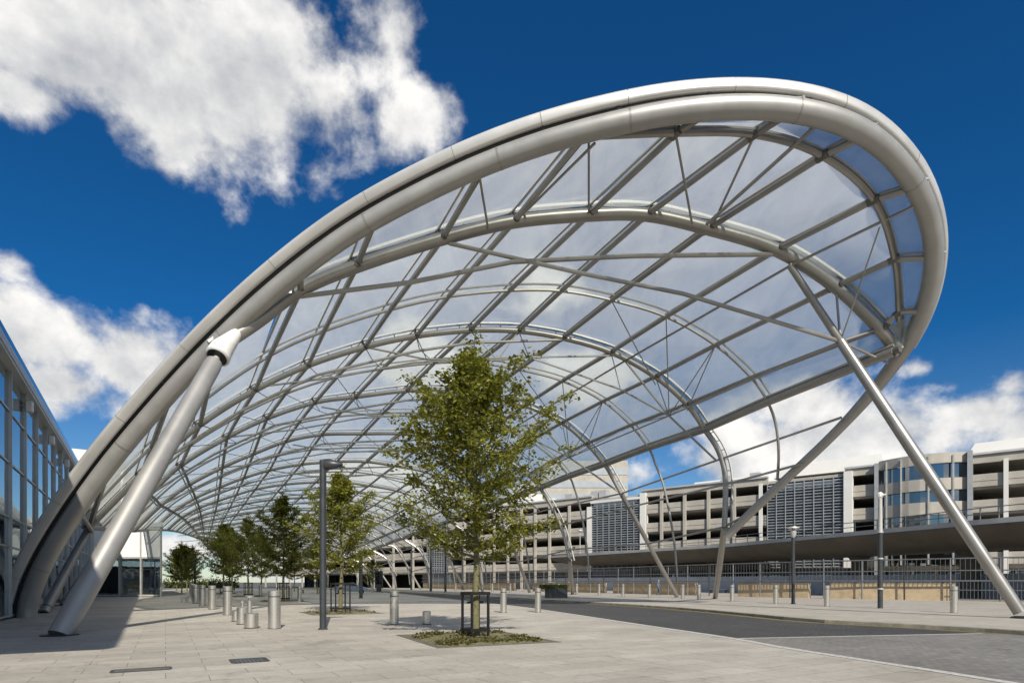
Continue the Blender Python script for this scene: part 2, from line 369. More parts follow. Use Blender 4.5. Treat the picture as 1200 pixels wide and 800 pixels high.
# ------------------------------------------------------------------ the canopy: measured frames of a tapering barrel
KX,KY,KA,KB,KS,KT,KZ=-.3546,25.4229,.5187,.059,11.8303,-.0493,.0331
PN=['w','x','y','z','a','b','c','d','e','f','g','h','i','j']     # roof ribs from the low left edge to the right eave
UV=dict(w=(-17.44,4.86),x=(-14.7,8.05),y=(-11.64,11.07),z=(-8.5,13.53),a=(-5.98,14.79),b=(-2.59,16.05),c=(.32,16.84),d=(3.54,17.23),
        e=(6.3,17.27),f=(8.96,16.78),g=(11.85,16.02),h=(14.53,14.59),i=(16.45,12.82),j=(17.4,11.29))
MEAS={1:dict(z=(352,340),a=(418,312),b=(518,280),c=(602,260),d=(690,252),e=(758,252),f=(830,268),g=(910,293),h=(979.5,336),i=(1031,385),j=(1047,412)),
 2:dict(w=(105,617),y=(234.5,497.5),z=(299,457),a=(361,428),b=(427.7,406.5),c=(487.7,393.7),d=(550.7,387),e=(607.7,387.7),f=(660,396),g=(716,412.5),h=(768,441),i=(805,473.5),j=(826,503)),
 3:dict(y=(212,545),z=(266,512.5),a=(313,490),b=(368.5,471.7),c=(416.5,465),d=(476.5,457.5),h=(658.6,495),i=(687.5,519.5),j=(708.5,544)),
 4:dict(c=(377,509),d=(426,508),e=(470,508),j=(633,572))}
def frame(i):
    t=i-1; return V(KX-KS*t*math.sin(KA),KY+KS*t*math.cos(KA),0), V(math.cos(KB),math.sin(KB),0)
def world(i,u,v):
    P,n=frame(i); k=1-KT*(i-1); q=P+n*(k*u); return V(q.x,q.y,(1-KZ*(i-1))*v)
def unproj(i,x,y):                          # photo pixel onto the plane of frame i -> (u,v)
    P,n=frame(i); r=(x-600)/F
    # point (r d, d) on the line P+n s
    s=(P.x-r*P.y)/(r*n.y-n.x); d=P.y+n.y*s
    return s/(1-KT*(i-1)), (EYE+(HOR-y)/F*d)/(1-KZ*(i-1))
def uv_at(i):
    base={n:UV[n] for n in PN}
    if i in MEAS:
        ks=[k for k,n in enumerate(PN) if n in MEAS[i]]
        rs=[np.array(unproj(i,*MEAS[i][PN[k]]))-np.array(UV[PN[k]]) for k in ks]
        ru=np.interp(range(14),ks,[r[0] for r in rs]); rv=np.interp(range(14),ks,[r[1] for r in rs])
        base={n:(UV[n][0]+ru[k],UV[n][1]+rv[k]) for k,n in enumerate(PN)}
    return base
LAST=13
N={i:{n:world(i,*q) for n,q in uv_at(i).items()} for i in range(1,LAST+1)}
# beyond the third frame the low left edge rests on the terminal block: its eave is drawn in
for i in range(4,LAST+1):
    ex={4:150,5:186,6:197,7:206,8:213,9:219,10:224,11:228,12:232,13:235}[i]; ey={4:621,5:618,6:620,7:622,8:624,9:626,10:628,11:629,12:631,13:632}[i]
    e=world(i,*unproj(i,ex,ey)); z=N[i]['z']; a=N[i]['a']; b=N[i]['b']; c=N[i]['c']
    ctrl=[e, e.lerp(b,.30)+V(0,0,.14*(b-e).length*.55), b, c]
    cv=crv(ctrl[:],8)[:17]
    L=[0]
    for p,q in zip(cv,cv[1:]): L.append(L[-1]+(q-p).length)
    for k,n in enumerate(['w','x','y','z','a','b']):
        t=L[-1]*k/5; j=max(0,min(len(cv)-2,np.searchsorted(L,t)-1)); N[i][n]=cv[j].lerp(cv[j+1],(t-L[j])/(L[j+1]-L[j]+1e-9))
for _ in range(3):
    M_={i:dict(N[i]) for i in N}
    for i in range(3,LAST):
        for k,n in enumerate(['w','x','y','z','a']):
            if i==3 and n in 'yza': continue
            N[i][n]=M_[i][n]*.5+(M_[i-1][n]+M_[i+1][n])*.25
for i in range(1,LAST):
    w_=.59 if i==1 else .5; N[i+.5]={n:N[i][n].lerp(N[i+1][n],w_)+V(0,0,.08) for n in PN}
# the front hood: an extra rib frame and the rim
N[.5]={n:at(x,y,d) for n,(x,y,d) in dict(d=(792,156,21),e=(884,158,21.4),f=(964,183,21.6),g=(1024,235,22.8),h=(1048,304,24.7),i=(1053,366,26)).items()}
RIMPT=dict(w=(121,566,25.2),x=(200,463,24.9),y=(255,403,24.3),z=(352,322,23.6),a=(443,250,22.6),b=(568,195,21.8),c=(690,153,20.7),d=(838,126,20.2),e=(935,126,20),
           f=(1020,156,20.7),g=(1078,218,22.1),h=(1098,302,24.0),i=(1084,365,25.5),j=(1051,414,27.2))
N[0]={n:at(*q) for n,q in RIMPT.items()}
rim_px=[(31,722,25.4),(33,702,25.4),(39,680,25.4),(62,637,25.35),(84.5,602,25.3),(122.5,548,25.15),(151,514,25.05),(188.5,471.5,24.9),(217,439,24.7),(248.5,406.5,24.4),(291,364,24.0),
 (352,312.6,23.4),(406,274,22.9),(440,254.5,22.55),(480,233.5,22.2),(530,208,21.8),(575,189,21.45),(620,172.5,21.1),(660,160,20.8),(700,149.5,20.55),(750,137.5,20.3),(800,128.5,20.15),(860,123.3,20.05),(920,124,20.05),(980,136,20.3),(1020,155,20.75),(1052,184,21.4),(1080,222,22.3),
 (1094,260,23.2),(1098,300,24.1),(1092,340,25.0),(1080,374,25.9),(1065,402,26.8),(1047.5,428,27.9),(1021,463,29.3),(987,500,30.8),(950,536,32.4),(912,568,34.1),(875,605,35.8),(852,628,36.9)]
rim=[at(*q) for q in rim_px]; rim[0].z=0.0
canopy=thing('station_canopy','giant silver steel and clear foil canopy arching over the forecourt','canopy',(0,26,0))
def part(mb,name,m,parent=canopy,smooth=40):
    o=mb.build(name,m,parent,smooth)
    q=parent; 
    o.matrix_parent_inverse=Matrix.Translation(-Vector(canopy.location)) if parent==canopy else Matrix()
    return o
RC=crv(rim,4)
for _ in range(25):
    RC=[RC[0]]+[RC[k]*.5+(RC[k-1]+RC[k+1])*.25 if k>2 else RC[k] for k in range(1,len(RC)-1)]+[RC[-1]]
 
# radii: full tube to the right node, then thinner
rad=[]
for p in RC:
    px=600+F*p.x/p.y; py=HOR-(p.z-EYE)*F/p.y
    low=px>840 and py>395
    rad.append(.36 if not low else max(.25,.36-.0011*(py-395)))
b=MB(); b.tube(RC,rad,20); part(b,'rim_tube',M['rim'])
b=MB()
for k in range(9,len(RC)-40,14): # weld collars
    b=MB(); t=(RC[k+1]-RC[k-1]).normalized(); b.tube([RC[k]-t*.035,RC[k]+t*.035],rad[k]+.006,20); part(b,'rim_weld_seam',M['steel'])
# gutter beam outside the rim: offset away from the barrel's axis
nrm=V(math.cos(.5),math.sin(.5),0)
def outward(p):
    ax=V(KX,KY,0); s=(p-ax).dot(V(-math.sin(KA),math.cos(KA),0)); c=ax+V(-math.sin(KA),math.cos(KA),0)*s+V(3.2,-.3,6.5)
    q=p-c; q=nrm*q.dot(nrm)+V(0,0,q.z); return q.normalized()
nodei=[k for k,p in enumerate(RC) if 600+F*p.x/p.y>1040 and HOR-(p.z-EYE)*F/p.y>405][0]
G=RC[:nodei+1]; b=MB(); vs=[]; fs=[]; n=14
for k,p in enumerate(G):
    t=(G[min(k+1,len(G)-1)]-G[max(k-1,0)]).normalized(); o=outward(p); o=(o-t*o.dot(t)).normalized(); s=t.cross(o)
    f=min(1,(len(G)-1-k)/22)
    c=p+o*(.36+.085+.20*f+.04)
    for j in range(n):
        a=2*math.pi*j/n; vs.append(c+o*math.copysign(abs(math.cos(a))**.45,math.cos(a))*(.04+.18*f)+s*math.copysign(abs(math.sin(a))**.45,math.sin(a))*.25)
for k in range(len(G)-1):
    for j in range(n): fs.append((k*n+j,k*n+(j+1)%n,(k+1)*n+(j+1)%n,(k+1)*n+j))
fs+=[tuple(range(n)),tuple((len(G)-1)*n+j for j in range(n))]
b.add(vs,fs); gut=part(b,'rim_gutter',M['gutter'])
vsg=vs
b=MB()
pp=[]
for k,p in enumerate(G):
    t=(G[min(k+1,len(G)-1)]-G[max(k-1,0)]).normalized(); o=outward(p); o=(o-t*o.dot(t)).normalized(); pp.append(p+o*.39)
b.tube(pp,.10,8); part(b,'gutter_web',M['dark'])
for k in range(7,len(G)-20,9):
    b=MB(); r0=[Vector(q) for q in vsg[k*n:(k+1)*n]]; c=sum(r0,V(0,0,0))/n; t=(G[k+1]-G[k-1]).normalized()*.012
    rr=[c+(q-c)*1.012 for q in r0]; b.add([q-t for q in rr]+[q+t for q in rr],[(j,(j+1)%n,n+(j+1)%n,n+j) for j in range(n)]); part(b,'panel_joint',M['steel'],gut)
for k in range(6,len(G)-6,8):
    p=G[k]; t=(G[k+1]-G[k-1]).normalized(); o=outward(p); o=(o-t*o.dot(t)).normalized()
    b=MB(); b.tube([p+o*.34,p+o*.56],.12,8); part(b,'gutter_bracket',M['dark'])
# arches -----------------------------------------------------------------
CEN=V(3,0,6.5)
def radial(i,p):
    P,nn=frame(i) if i>=1 else frame(1); k=1-KT*(i-1)
    c=V(P.x,P.y,0)+nn*(k*3)+V(0,0,5.5); q=p-c; q.y=0; return q.normalized()
def knee_uv(i): # right leg: (curve points below the eave, foot)
    return None
KN_EVEN=[unproj(2,842,528),unproj(2,850,560),unproj(2,849,617)]
KN_ODD=[unproj(3,716,556),unproj(3,728,578)]
LOW4=[unproj(4,650,600),unproj(4,660,624),unproj(4,668,656)]; LOW5=[unproj(5,583,601),unproj(5,595,623)]
FOOT={2:gnd(838,701,.12),3:gnd(794,699.6,.12),4:gnd(671,696,.12),5:gnd(621,694,.12),7:gnd(545,690.8,.12)}
uf4=unproj(4,671,696)[0]; 
arch_right_path={}
def tuberail(parent,path,r,off_dirs,roff,rr,name='clamp_rail',m='rail',n=6):
    b=MB(); b.tube([p+o*roff for p,o in zip(path,off_dirs)],rr,n); return part(b,name,M[m],parent)
for i in range(1,LAST+1):
    pts=[N[i][n] for n in PN]
    ra=.27 if i==1 else .17
    if i==1:
        pts=[at(258,406,24.0),at(303,376,24.4)]+pts[3:13]+[at(1050,412,27.2)]
        path=crv(pts,6)
    else:
        if i%2==0:
            low=[world(i,*q) for q in (KN_EVEN if i==2 else LOW4)]; foot=FOOT.get(i) or world(i,uf4,0)
            if i!=2: # soften the extrapolated legs
                pass
            foot=V(foot.x,foot.y,.12)
        else:
            low=[world(i,*q) for q in (KN_ODD if i==3 else LOW5)]; foot=FOOT.get(i) or world(i,UV['j'][0]+4.6,0); foot=V(foot.x,foot.y,.12)
        arch_right_path[i]=(low,foot)
        path=crv(pts+low[:-1] if i%2==0 else pts+low,5)
        if i%2==0: path=crv(pts+low,5)
    b=MB(); b.tube(path,ra,10 if i<6 else 8); A=part(b,'arch_rib',M['steel'])
    dirs=[radial(i,p) for p in path]
    b=MB(); h=.5 if i==1 else .42
    b.tube([p+d*h for p,d in zip(path,dirs)],.10 if i==1 else .075,6); part(b,'clamp_rail',M['rail'],A)
    if i<4:
        for k in range(2,len(path)-2,2):
            b=MB(); b.tube([path[k],path[k]+dirs[k]*h],.03,4); part(b,'rail_standoff',M['steel'],A)
    if i>1:
        low,foot=arch_right_path[i]
        b=MB(); b.tube([low[-1],low[-1].lerp(foot,.5),foot+(low[-1]-foot).normalized()*.3],[ra+.02,ra+.05 if i%2==0 else ra+.01,ra+.03],12)
        lg=part(b,'leg' if i%2==0 else 'raking_leg',M['steel'])
        b=MB(); d=(low[-1]-foot).normalized(); b.tube([foot-d*.05,foot+d*.32],[.13,.17],10); b.lathe([(.34,foot.z-.05),(.34,foot.z+.03)],(foot.x,foot.y,0),12); part(b,'foot_plate',M['steel'],lg)
    # secondary arch between this frame and the next
    if i<LAST:
        q=N[i+.5]; pts=[q[n] for n in PN]
        if i<2: pts=pts[:]
        if i+1 in arch_right_path or True:
            j=i+1
            e=world(i+.5,*UV['j']); lo=[world(i+.5,*unproj(2.5,*p)) for p in ((768,543),(779,574),(790,634),(794,684))]
            d0=(q['j']-e); pts=pts+[p+d0*w for p,w in zip(lo,(0,0,0,0) if i==2 else (.7,.4,.2,.1))]
            if i==1: pts=pts[:-4]+[at(909,497,33.0),at(912.5,530,33.3),at(911,562,33.9)]
        path=crv(pts,4); b=MB(); b.tube(path,.085,6); A2=part(b,'secondary_rib',M['steel'])
        np_=(len(PN)-1)*4+1
        b=MB(); b.tube([p+radial(i+.5,p)*.32 for p in path[:np_]],.06,5); part(b,'clamp_rail',M['rail'],A2)
# hood rib
pts=[at(690,160,20.8)]+[N[.5][n] for n in 'defghi']+[at(1054,400,27)]
path=crv(pts,6); b=MB(); b.tube(path,.12,8); A2=part(b,'secondary_rib',M['steel'])
b=MB(); b.tube([p+radial(.5,p)*.2 for p in path],.06,5); part(b,'clamp_rail',M['rail'],A2)
# roof ribs running lengthways ---------------------------------------------
STN=[0,.5]+[x/2 for x in range(2,2*LAST+1)]
def line_of(n): return [(s,N[s][n]) for s in STN if s in N and n in N[s] and not(s==1 and n in 'wxy') and not (s==1.5 and n in 'wxy')]
for n in PN:
    ln=line_of(n); pts=[p for s,p in ln]
    if n=='j':
        b=MB(); b.tube(pts,.21,10); E_=part(b,'eave_beam',M['steel'])
        b=MB(); b.tube([p+V(0,0,.3) for p in pts],.07,6); part(b,'clamp_rail',M['rail'],E_); continue
    b=MB(); b.tube(pts,.125,8); R_=part(b,'roof_rib',M['steel'])
    b=MB(); b.tube([p+radial(max(s,1),p)*.42 for s,p in ln],.06,6); part(b,'clamp_rail',M['rail'],R_)
# low side rails below the eave on the right
for (x0,y0,d0),q in (((986,489,30.2),(17.9,9.35)),((940,543,32.4),(17.9,7.6)),((876,602,35.6),(17.2,5.0))):
    pts=[at(x0,y0,d0)]
    for i in range(2,LAST+1):
        if i in arch_right_path:
            low,foot=arch_right_path[i]; path=crv([N[i]['i'],N[i]['j']]+low+[foot],6)
            z=(1-KZ*(i-1))*q[1]; z=q[1]+(z-(q[1])) 
            k=min(range(len(path)),key=lambda k:abs(path[k].z-z)); pts.append(path[k])
    b=MB(); b.tube(pts,.07,6); part(b,'side_rail',M['steel'])
STN_=[0]; REST=MB()
def strut(a,c,r,nm='strut'):
    if STN_[0]<96: b=MB(); b.tube([a,c],r,6); part(b,nm,M['steel']); STN_[0]+=1
    else: REST.tube([a,c],r,5)
# bowstring chords under each arch, from the lines of the first arch
CH1=[unproj(1,526,285),unproj(1,680,320),unproj(1,800,344),unproj(1,985,400)]
CH2=[unproj(1,338,349),unproj(1,480,331),unproj(1,600,307),unproj(1,740,300),unproj(1,905,298)]
SJ=[unproj(1,925,310)]
C1b=[unproj(2,430,407),unproj(2,500,421),unproj(2,583,422),unproj(2,620,418.5),unproj(2,727,456),unproj(2,784,487)]
for i in range(1,LAST+1):
    if i==1:
        c1=[world(1,*q) for q in CH1]; c2=[world(1,*q) for q in CH2]
        s=world(1,*SJ[0]); jn=c1[-1]; 
        b=MB(); b.tube(c1,.09,8); part(b,'chord',M['steel']); b=MB(); b.tube(c2,.10,8); part(b,'chord',M['steel'])
        foot=gnd(1200,724,.12)
        b=MB(); b.tube([s,jn],[.14,.17],10); b.tube([jn,jn.lerp(foot,.5),foot+(jn-foot).normalized()*.25],[.2,.24,.22],16); lg=part(b,'raking_leg',M['steel'])
        b=MB(); b.lathe([(.42,.07),(.42,.16),(.3,.2)],(foot.x,foot.y,0),16); part(b,'foot_plate',M['dark'],lg)
        for a,c in ((jn,N[1]['h']),(jn,at(1040,425,27.2)),(jn,N[1]['i'])): strut(a,c,.06)
    else:
        c1=[world(i,*q) for q in C1b]; s=world(i,*unproj(2,732,422)); jn=c1[-1]; k=world(i,*unproj(2,840,540)) if i%2==0 else arch_right_path[i][0][-1]
        b=MB(); b.tube(c1,.06,6); part(b,'chord',M['steel'])
        b=MB(); b.tube([world(i,*q) for q in CH2],.06,6); part(b,'chord',M['steel'])
        b=MB(); b.tube([s,jn,k],.07,6); part(b,'chord',M['steel'])
        for a,c in ((jn,N[i]['h']),(jn,N[i]['i']),(c1[2],N[i]['d']),(c1[2],N[i]['e']),(c1[1],N[i]['c']),(c1[3],N[i]['e']),(c1[4],N[i]['g'])): strut(a,c,.032)
    # left shoulder chord and its V struts
    if i>1:
        z_,b_=N[i]['x'],N[i]['b']; P,nn=frame(i)
        mid=(N[i]['y']*.5+N[i]['z']*.5)-radial(i,N[i]['y'])*.75
        b=MB(); b.tube([N[i]['x'],mid,N[i]['a']-radial(i,N[i]['a'])*.8,N[i]['c']-V(0,0,.9),N[i]['d']-V(0,0,.75),N[i]['f']-V(0,0,.1)],.085,6); part(b,'chord',M['steel'])
        for n in 'yzabc':
            p=N[i][n]; c=p-radial(i,p)*.8
            strut(p,c,.03)
            if i<LAST:
                k=PN.index(n); strut(c,N[i+.5][PN[k+1]],.028)
                if i>2: strut(c,N[i-.5][PN[k-1]],.028)
# straight ties linking the shoulders, and diagonal rods
sh=[at(1078,238,22.5),world(1,*unproj(1,925,312))]+[world(i,*unproj(2,732,423)) for i in range(2,LAST+1)]
b=MB(); b.tube(sh,.065,6); part(b,'tie_rod',M['steel'])
sh=[world(1,*CH1[-1])]+[world(i,*C1b[-1]) for i in range(2,LAST+1)]
b=MB(); b.tube(sh,.05,6); part(b,'tie_rod',M['steel'])
b=MB(); b.tube([at(957,147,20.6),at(828,263,25.4)],.075,6); part(b,'tie_rod',M['steel'])
for i in range(1,LAST):
    j1=world(i,*(CH1[-1] if i==1 else C1b[-1])); j2=world(i+1,*C1b[-1]); q=N[i+.5]
    fr=N[i-.5]
    for a,c in ((at(1031,266,23.4) if i==1 else fr['h'],j1),(q['f'],N[i+1]['h']-V(0,0,.5)),(q['h'],N[i+1]['i']-V(0,0,.4)),(q['g'],j2),(q['i'],j1),(q['i'],j2)):
        b=MB(); b.tube([a,c],.033,5); part(b,'brace_rod',M['steel'])
for a,c in (((792,158,21),(811,262,25.5)),((883,161,21.4),(835,264,25.7)),((690,163,20.8),(690,250,25.5)),((562,207,21.8),(572,268,25.2)),((697,168,20.8),(614,250,25.2))):
    b=MB(); b.tube([at(*a),at(*c)],.05,6); part(b,'brace_rod',M['steel'])
o=part(REST,'distant_struts',M['steel']); tag(o,kind='stuff')
# raking legs on the left ------------------------------------------------
foot=gnd(70,744); top=at(257,414,23.55); d=(top-foot).normalized()
b=MB(); Lg=(top-foot).length-.55
b.tube([foot,foot+d*1.2,foot+d*Lg*.5,foot+d*(Lg-.25),foot+d*Lg],[.30,.315,.33,.325,.30],20); lg=part(b,'raking_leg',M['rim'])
b=MB(); b.tube([foot+d*(Lg-.02),foot+d*(Lg+.6)],[.13,.13],12); part(b,'pin',M['rail'],lg)
b=MB(); b.lathe([(.46,.005),(.46,.03)],(foot.x,foot.y,0),20); part(b,'foot_plate',M['dark'],lg)
tp=at(275,396,23.9); ax=(tp-top).normalized()
b=MB(); b.tube([top-d*.25,top-d*.2,top+d*.25,tp+d*.35],[.40,.46,.43,.20],18); part(b,'cast_cap',M['white_cast'],lg)
b=MB(); b.tube([top-d*.27,top-d*.20],[.36,.42],16); part(b,'cap_rim',M['dark'],lg)
def raker(fx,fy,tx,ty,td,r,dep=None):
    f=gnd(fx,fy); t=at(tx,ty,td); b=MB(); b.tube([f,t],[r,r*.8],14); lg=part(b,'raking_leg',M['steel'])
    dd=(t-f).normalized(); b=MB(); b.tube([f-dd*.02,f+dd*.4],[r*.6,r*1.05],12); part(b,'foot_plate',M['dark'],lg)
w2=N[2]['w']; raker(51,718,600+F*w2.x/w2.y,HOR-(w2.z-EYE)*F/w2.y,w2.y,.24)
w3=N[3]['w']; raker(73,709,600+F*w3.x/w3.y,HOR-(w3.z-EYE)*F/w3.y,w3.y,.2)
w4=N[4]['w']; raker(88,703.5,118,660,w4.y,.15)
b=MB(); b.tube([at(96,604,25.3),at(108,622,N[2]['w'].y)],.11,8); part(b,'strut',M['steel'])
b=MB(); b.tube([N[2]['w'],N[3]['w'],N[4]['w']]+[N[i]['w'] for i in range(5,LAST+1)],.12,8); part(b,'edge_beam',M['steel'])
# the lip beam along the terminal roof
# dark node brackets where ribs cross the nearer arches
for i in (1,2,3):
    for n in PN:
        if i==1 and n in 'wxy' : continue
        p=N[i][n]; r=radial(i,p); b=MB(); b.tube([p-r*.16,p+r*.44],.10 if i==1 else .085,8)
        q=N[i+.5][n]-p; q.normalize(); b.tube([p-q*.30,p+q*.30],.155 if i==1 else .145,8); part(b,'node_bracket',M['bracket'])
for n in 'defghi':
    p=N[.5][n]; q=(N[1][n]-p).normalized(); b=MB(); b.tube([p-q*.2,p+q*.22],.15,8); part(b,'node_bracket',M['bracket'])
# foil cushions ------------------------------------------------------------
def cushion(mb,a,b_,c,d,out):
    nu,nv=5,4
    w=((a-b_).length+(c-d).length)/2; h=min(.30,.09*w)
    for sg,hh in((1,h),(-1,h*.55)):
        vs=[];fs=[]
        for i in range(nu+1):
            for j in range(nv+1):
                u,v=i/nu,j/nv
                p=(a.lerp(d,u)).lerp(b_.lerp(c,u),v)
                f=(1-(2*u-1)**2)*(1-(2*v-1)**2)
                vs.append(p+out*(.40+sg*hh*f**.7))
        for i in range(nu):
            for j in range(nv):
                q=(i*(nv+1)+j,(i+1)*(nv+1)+j,(i+1)*(nv+1)+j+1,i*(nv+1)+j+1)
                fs.append(q if sg>0 else q[::-1])
        mb.add(vs,fs)
cells=[]
for k in range(13):
    n1,n2=PN[k],PN[k+1]
    st=[s for s in STN if n1 in N.get(s,{}) and n2 in N.get(s,{})]
    if n1 in 'wxy': st=[s for s in st if s not in(1,1.5)]
    for s0,s1 in zip(st,st[1:]):
        a,bb,c,d=N[s0][n1],N[s0][n2],N[s1][n2],N[s1][n1]
        cells.append((s0,a,bb,c,d))
    if n1=='c': cells.append((0,N[0]['c'],N[0]['d'],N[.5]['d'],at(690,160,20.8)))
cells.append((.4,N[.5]['i'],N[0]['i'],N[0]['j'],N[1]['j']))
cells.sort(key=lambda q:q[0])
rest=MB()
for k,(s0,a,bb,c,d) in enumerate(cells):
    out=radial(max(1,s0+.25),(a+bb+c+d)/4)
    if k<96:
        m=MB(); cushion(m,a,bb,c,d,out); part(m,'foil_cushion',M['etfe'],canopy,True)
    else: cushion(rest,a,bb,c,d,out)
o=part(rest,'distant_foil_cushions',M['etfe'],canopy,True); tag(o,kind='stuff')
# ------------------------------------------------------------------ ground
b=MB(); b.add([(-2500,-400,-.012),(2500,-400,-.012),(2500,3500,-.012),(-2500,3500,-.012)],[(0,1,2,3)]); struct('ground',b,M['tarmac'])
near=[gnd(*q) for q in((1180,800),(916,759),(850,747),(740,730.6),(645,716),(590,708.5))]
near=[V(7.75,6.5,0),V(8.6,2,0),V(9.2,-30,0)][::-1]+near+[V(-9,62,0),V(-21,92,0),V(-62,165,0)]
far=[gnd(x,y,.12) for x,y in((1200,738),(1080,731),(960,725),(880,718),(810,712),(740,707.5))]
far=[V(21,-30,0),V(19.5,0,0),V(16.6,11,0)]+[V(p.x,p.y,0) for p in far]+[V(1.2,52,0),V(-11.5,78,0),V(-52,150,0)]
nearc=crv(near,5); farc=crv(far,5)
def interp(c,y):
    for p,q in zip(c,c[1:]):
        if p.y<=y<=q.y: return p.lerp(q,(y-p.y)/(q.y-p.y+1e-9))
    return c[-1]
ys=[-30,-10,0,5,8,10,12,13,14,15,16,17,18,19,20,22,24,26,28,30,33,36,40,45,50,56,62,70,80,90,105,120,135,148]
def strip(name,l,r,z,m,ys=ys):
    b=MB(); vs=[]
    for y in ys:
        a=l(y); c=r(y); vs+=[(a.x,a.y,z),(c.x,c.y,z)]
    b.add(vs,[(2*k,2*k+1,2*k+3,2*k+2) for k in range(len(ys)-1)]); return struct(name,b,m)
# forecourt slabs: everything left of the road's near edge, with a hole for nothing (pits are laid on top)
strip('plaza',lambda y:V(-130,y,0),lambda y:interp(nearc,y)-V(.02,0,0),.0,M['slab'])
strip('white_edge_line',lambda y:interp(nearc,y),lambda y:interp(nearc,y)+V(.24,.04,0),.004,M['white_line'])
strip('road',lambda y:interp(nearc,y)+V(.26,0,0),lambda y:interp(farc,y)-V(.16,0,0),-.002,M['block_dark'])
# raised crossing of lighter blocks, near the camera
pc0,pc1=gnd(850,746.5),gnd(1140,742); 
b=MB(); vs=[]
yy=[y for y in(-30,-10,0,5,8,10,12,13,14,15,15.9)]
poly=[interp(nearc,y)+V(.26,0,0) for y in yy]+[V(pc1.x+.3,pc1.y,0)]+[interp(farc,y)-V(.17,0,0) for y in (16.5,14,12,8,0,-30)]
b.add([(p.x,p.y,.003) for p in poly],[tuple(range(len(poly)))]); struct('raised_crossing',b,M['block_mid'])
b=MB(); p0=interp(nearc,15.9)+V(.26,0,0); p1=V(pc1.x+.3,pc1.y,0); nn=V(-(p1-p0).y,(p1-p0).x,0).normalized()*.08
b.add([(q.x,q.y,.008) for q in(p0-nn,p1-nn,p1+nn,p0+nn)],[(0,1,2,3)]); struct('crossing_edge_line',b,M['white_line'])
for k in(0,1):
    strip('yellow_line',lambda y:interp(farc,y)+V(-.40-.22*k,0,0),lambda y:interp(farc,y)+V(-.32-.22*k,0,0),.0022,M['yellow_line'],[y for y in ys if y>=17])
# far kerb and raised footway
b=MB(); vs=[]
for y in ys:
    a=interp(farc,y); vs+=[(a.x-.15,y,-.03),(a.x-.14,y,.105),(a.x-.12,y,.122),(a.x+.02,y,.122),(a.x+.02,y,-.03)]
b.add(vs,[(5*k+j,5*k+j+1,5*k+j+6,5*k+j+5) for k in range(len(ys)-1) for j in range(4)]); struct('kerb',b,M['kerb'])
strip('footway',lambda y:interp(farc,y)+V(.022,0,0),lambda y:V(120,y,0),.118,M['slab_far'])
# near-side kerb line along the set-down bay
# access covers in the forecourt
def cover(x,y,w,l,rz,label,grate=False):
    p=gnd(x,y); t=thing('access_cover',label,'access cover',(p.x,p.y,0),rz)
    b=MB(); 
    for sx,sy,a,c in((0,l/2,w,.05),(0,-l/2,w,.05),(w/2,0,.05,l-.05),(-w/2,0,.05,l-.05)): b.box((sx,sy,.006),(a,c,.012))
    b.build('frame',M['lamp'],t)
    b=MB(); b.box((0,0,.003),(w-.06,l-.06,.008)); b.build('cover_plate',M['pit_edge'] if not grate else M['fence'],t)
    if grate:
        b=MB(); n=int(w/.07)
        for k in range(n): b.box((-w/2+.06+k*(w-.12)/(n-1),0,.01),(.025,l-.1,.008))
        b.build('grate_bar',M['lamp'],t)
cover(292,773.5,.62,.62,AXR,'square dark metal access cover set in the pale slabs','x')
cover(166,784.5,.85,.34,AXR,'worn grey channel cover between stained slabs at the bottom left')
# ------------------------------------------------------------------ glass terminal on the left
fd=V(-.614,1,0).normalized(); fn=V(fd.y,-fd.x,0)          # along the facade, and out of it towards the forecourt
f0=V(-19.7,23,0)-fd*26.6                                    # near corner, just behind and left of the camera
LF=70.0; HB=10.05; DEP=15.0
rzf=math.atan2(fd.y,fd.x)
ter=thing('glass_terminal','long glass fronted terminal with grey mullions rising behind the canopy foot','terminal',f0,0)
def fp(s,o,z): return f0*0+fd*s+fn*o+V(0,0,z)               # local to the Empty (no rotation)
def slab(mb,s0,s1,o0,o1,z0,z1):
    c=[fp(s0,o0,0),fp(s1,o0,0),fp(s1,o1,0),fp(s0,o1,0)]; mb.prism([(q.x,q.y) for q in c],z0,z1)
b=MB(); slab(b,0,LF,-DEP,.35,HB,HB+.55); slab(b,.4,LF-.4,-DEP+.4,-.3,HB+.552,HB+.9); b.build('roof',M['gutter'],ter)
b=MB(); slab(b,0,LF,.352,.40,HB+.1,HB+.42); b.build('roof_edge_trim',M['rail'],ter)
G0=16.0
b=MB(); slab(b,0,LF,-.02,.02,HB+.56,HB+1.5); gp=b.build('roof_glass_screen',M['glass'],ter)
for k in range(int(LF/3.5)):
    b=MB(); slab(b,k*3.5+.05,k*3.5+.13,-.12,-.03,HB+.56,HB+1.5); b.build('screen_post',M['mullion'],gp)
b=MB(); slab(b,G0,LF,-.03,.03,.12,HB); gl=b.build('curtain_wall_glass',M['glass'],ter)
for k in range(5,21):
    s=.15+k*3.48
    b=MB(); slab(b,s-.035,s+.035,.032,.15,.1,HB); slab(b,s+.42,s+.46,.032,.10,.1,HB) if k%2 else None; b.build('mullion',M['mullion'],gl)
for z in(.1,2.9,4.1,6.3,8.4,10.2):
    b=MB(); slab(b,G0,LF,.034,.08,z,z+.07); b.build('transom',M['mullion'],gl)
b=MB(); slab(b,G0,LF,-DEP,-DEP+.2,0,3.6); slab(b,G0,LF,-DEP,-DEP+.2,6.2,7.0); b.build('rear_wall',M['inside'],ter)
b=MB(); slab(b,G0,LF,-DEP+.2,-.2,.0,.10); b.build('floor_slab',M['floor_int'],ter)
b=MB(); slab(b,G0,LF,-DEP+.2,-5.2,4.3,4.65); b.build('mezzanine',M['inside'],ter)
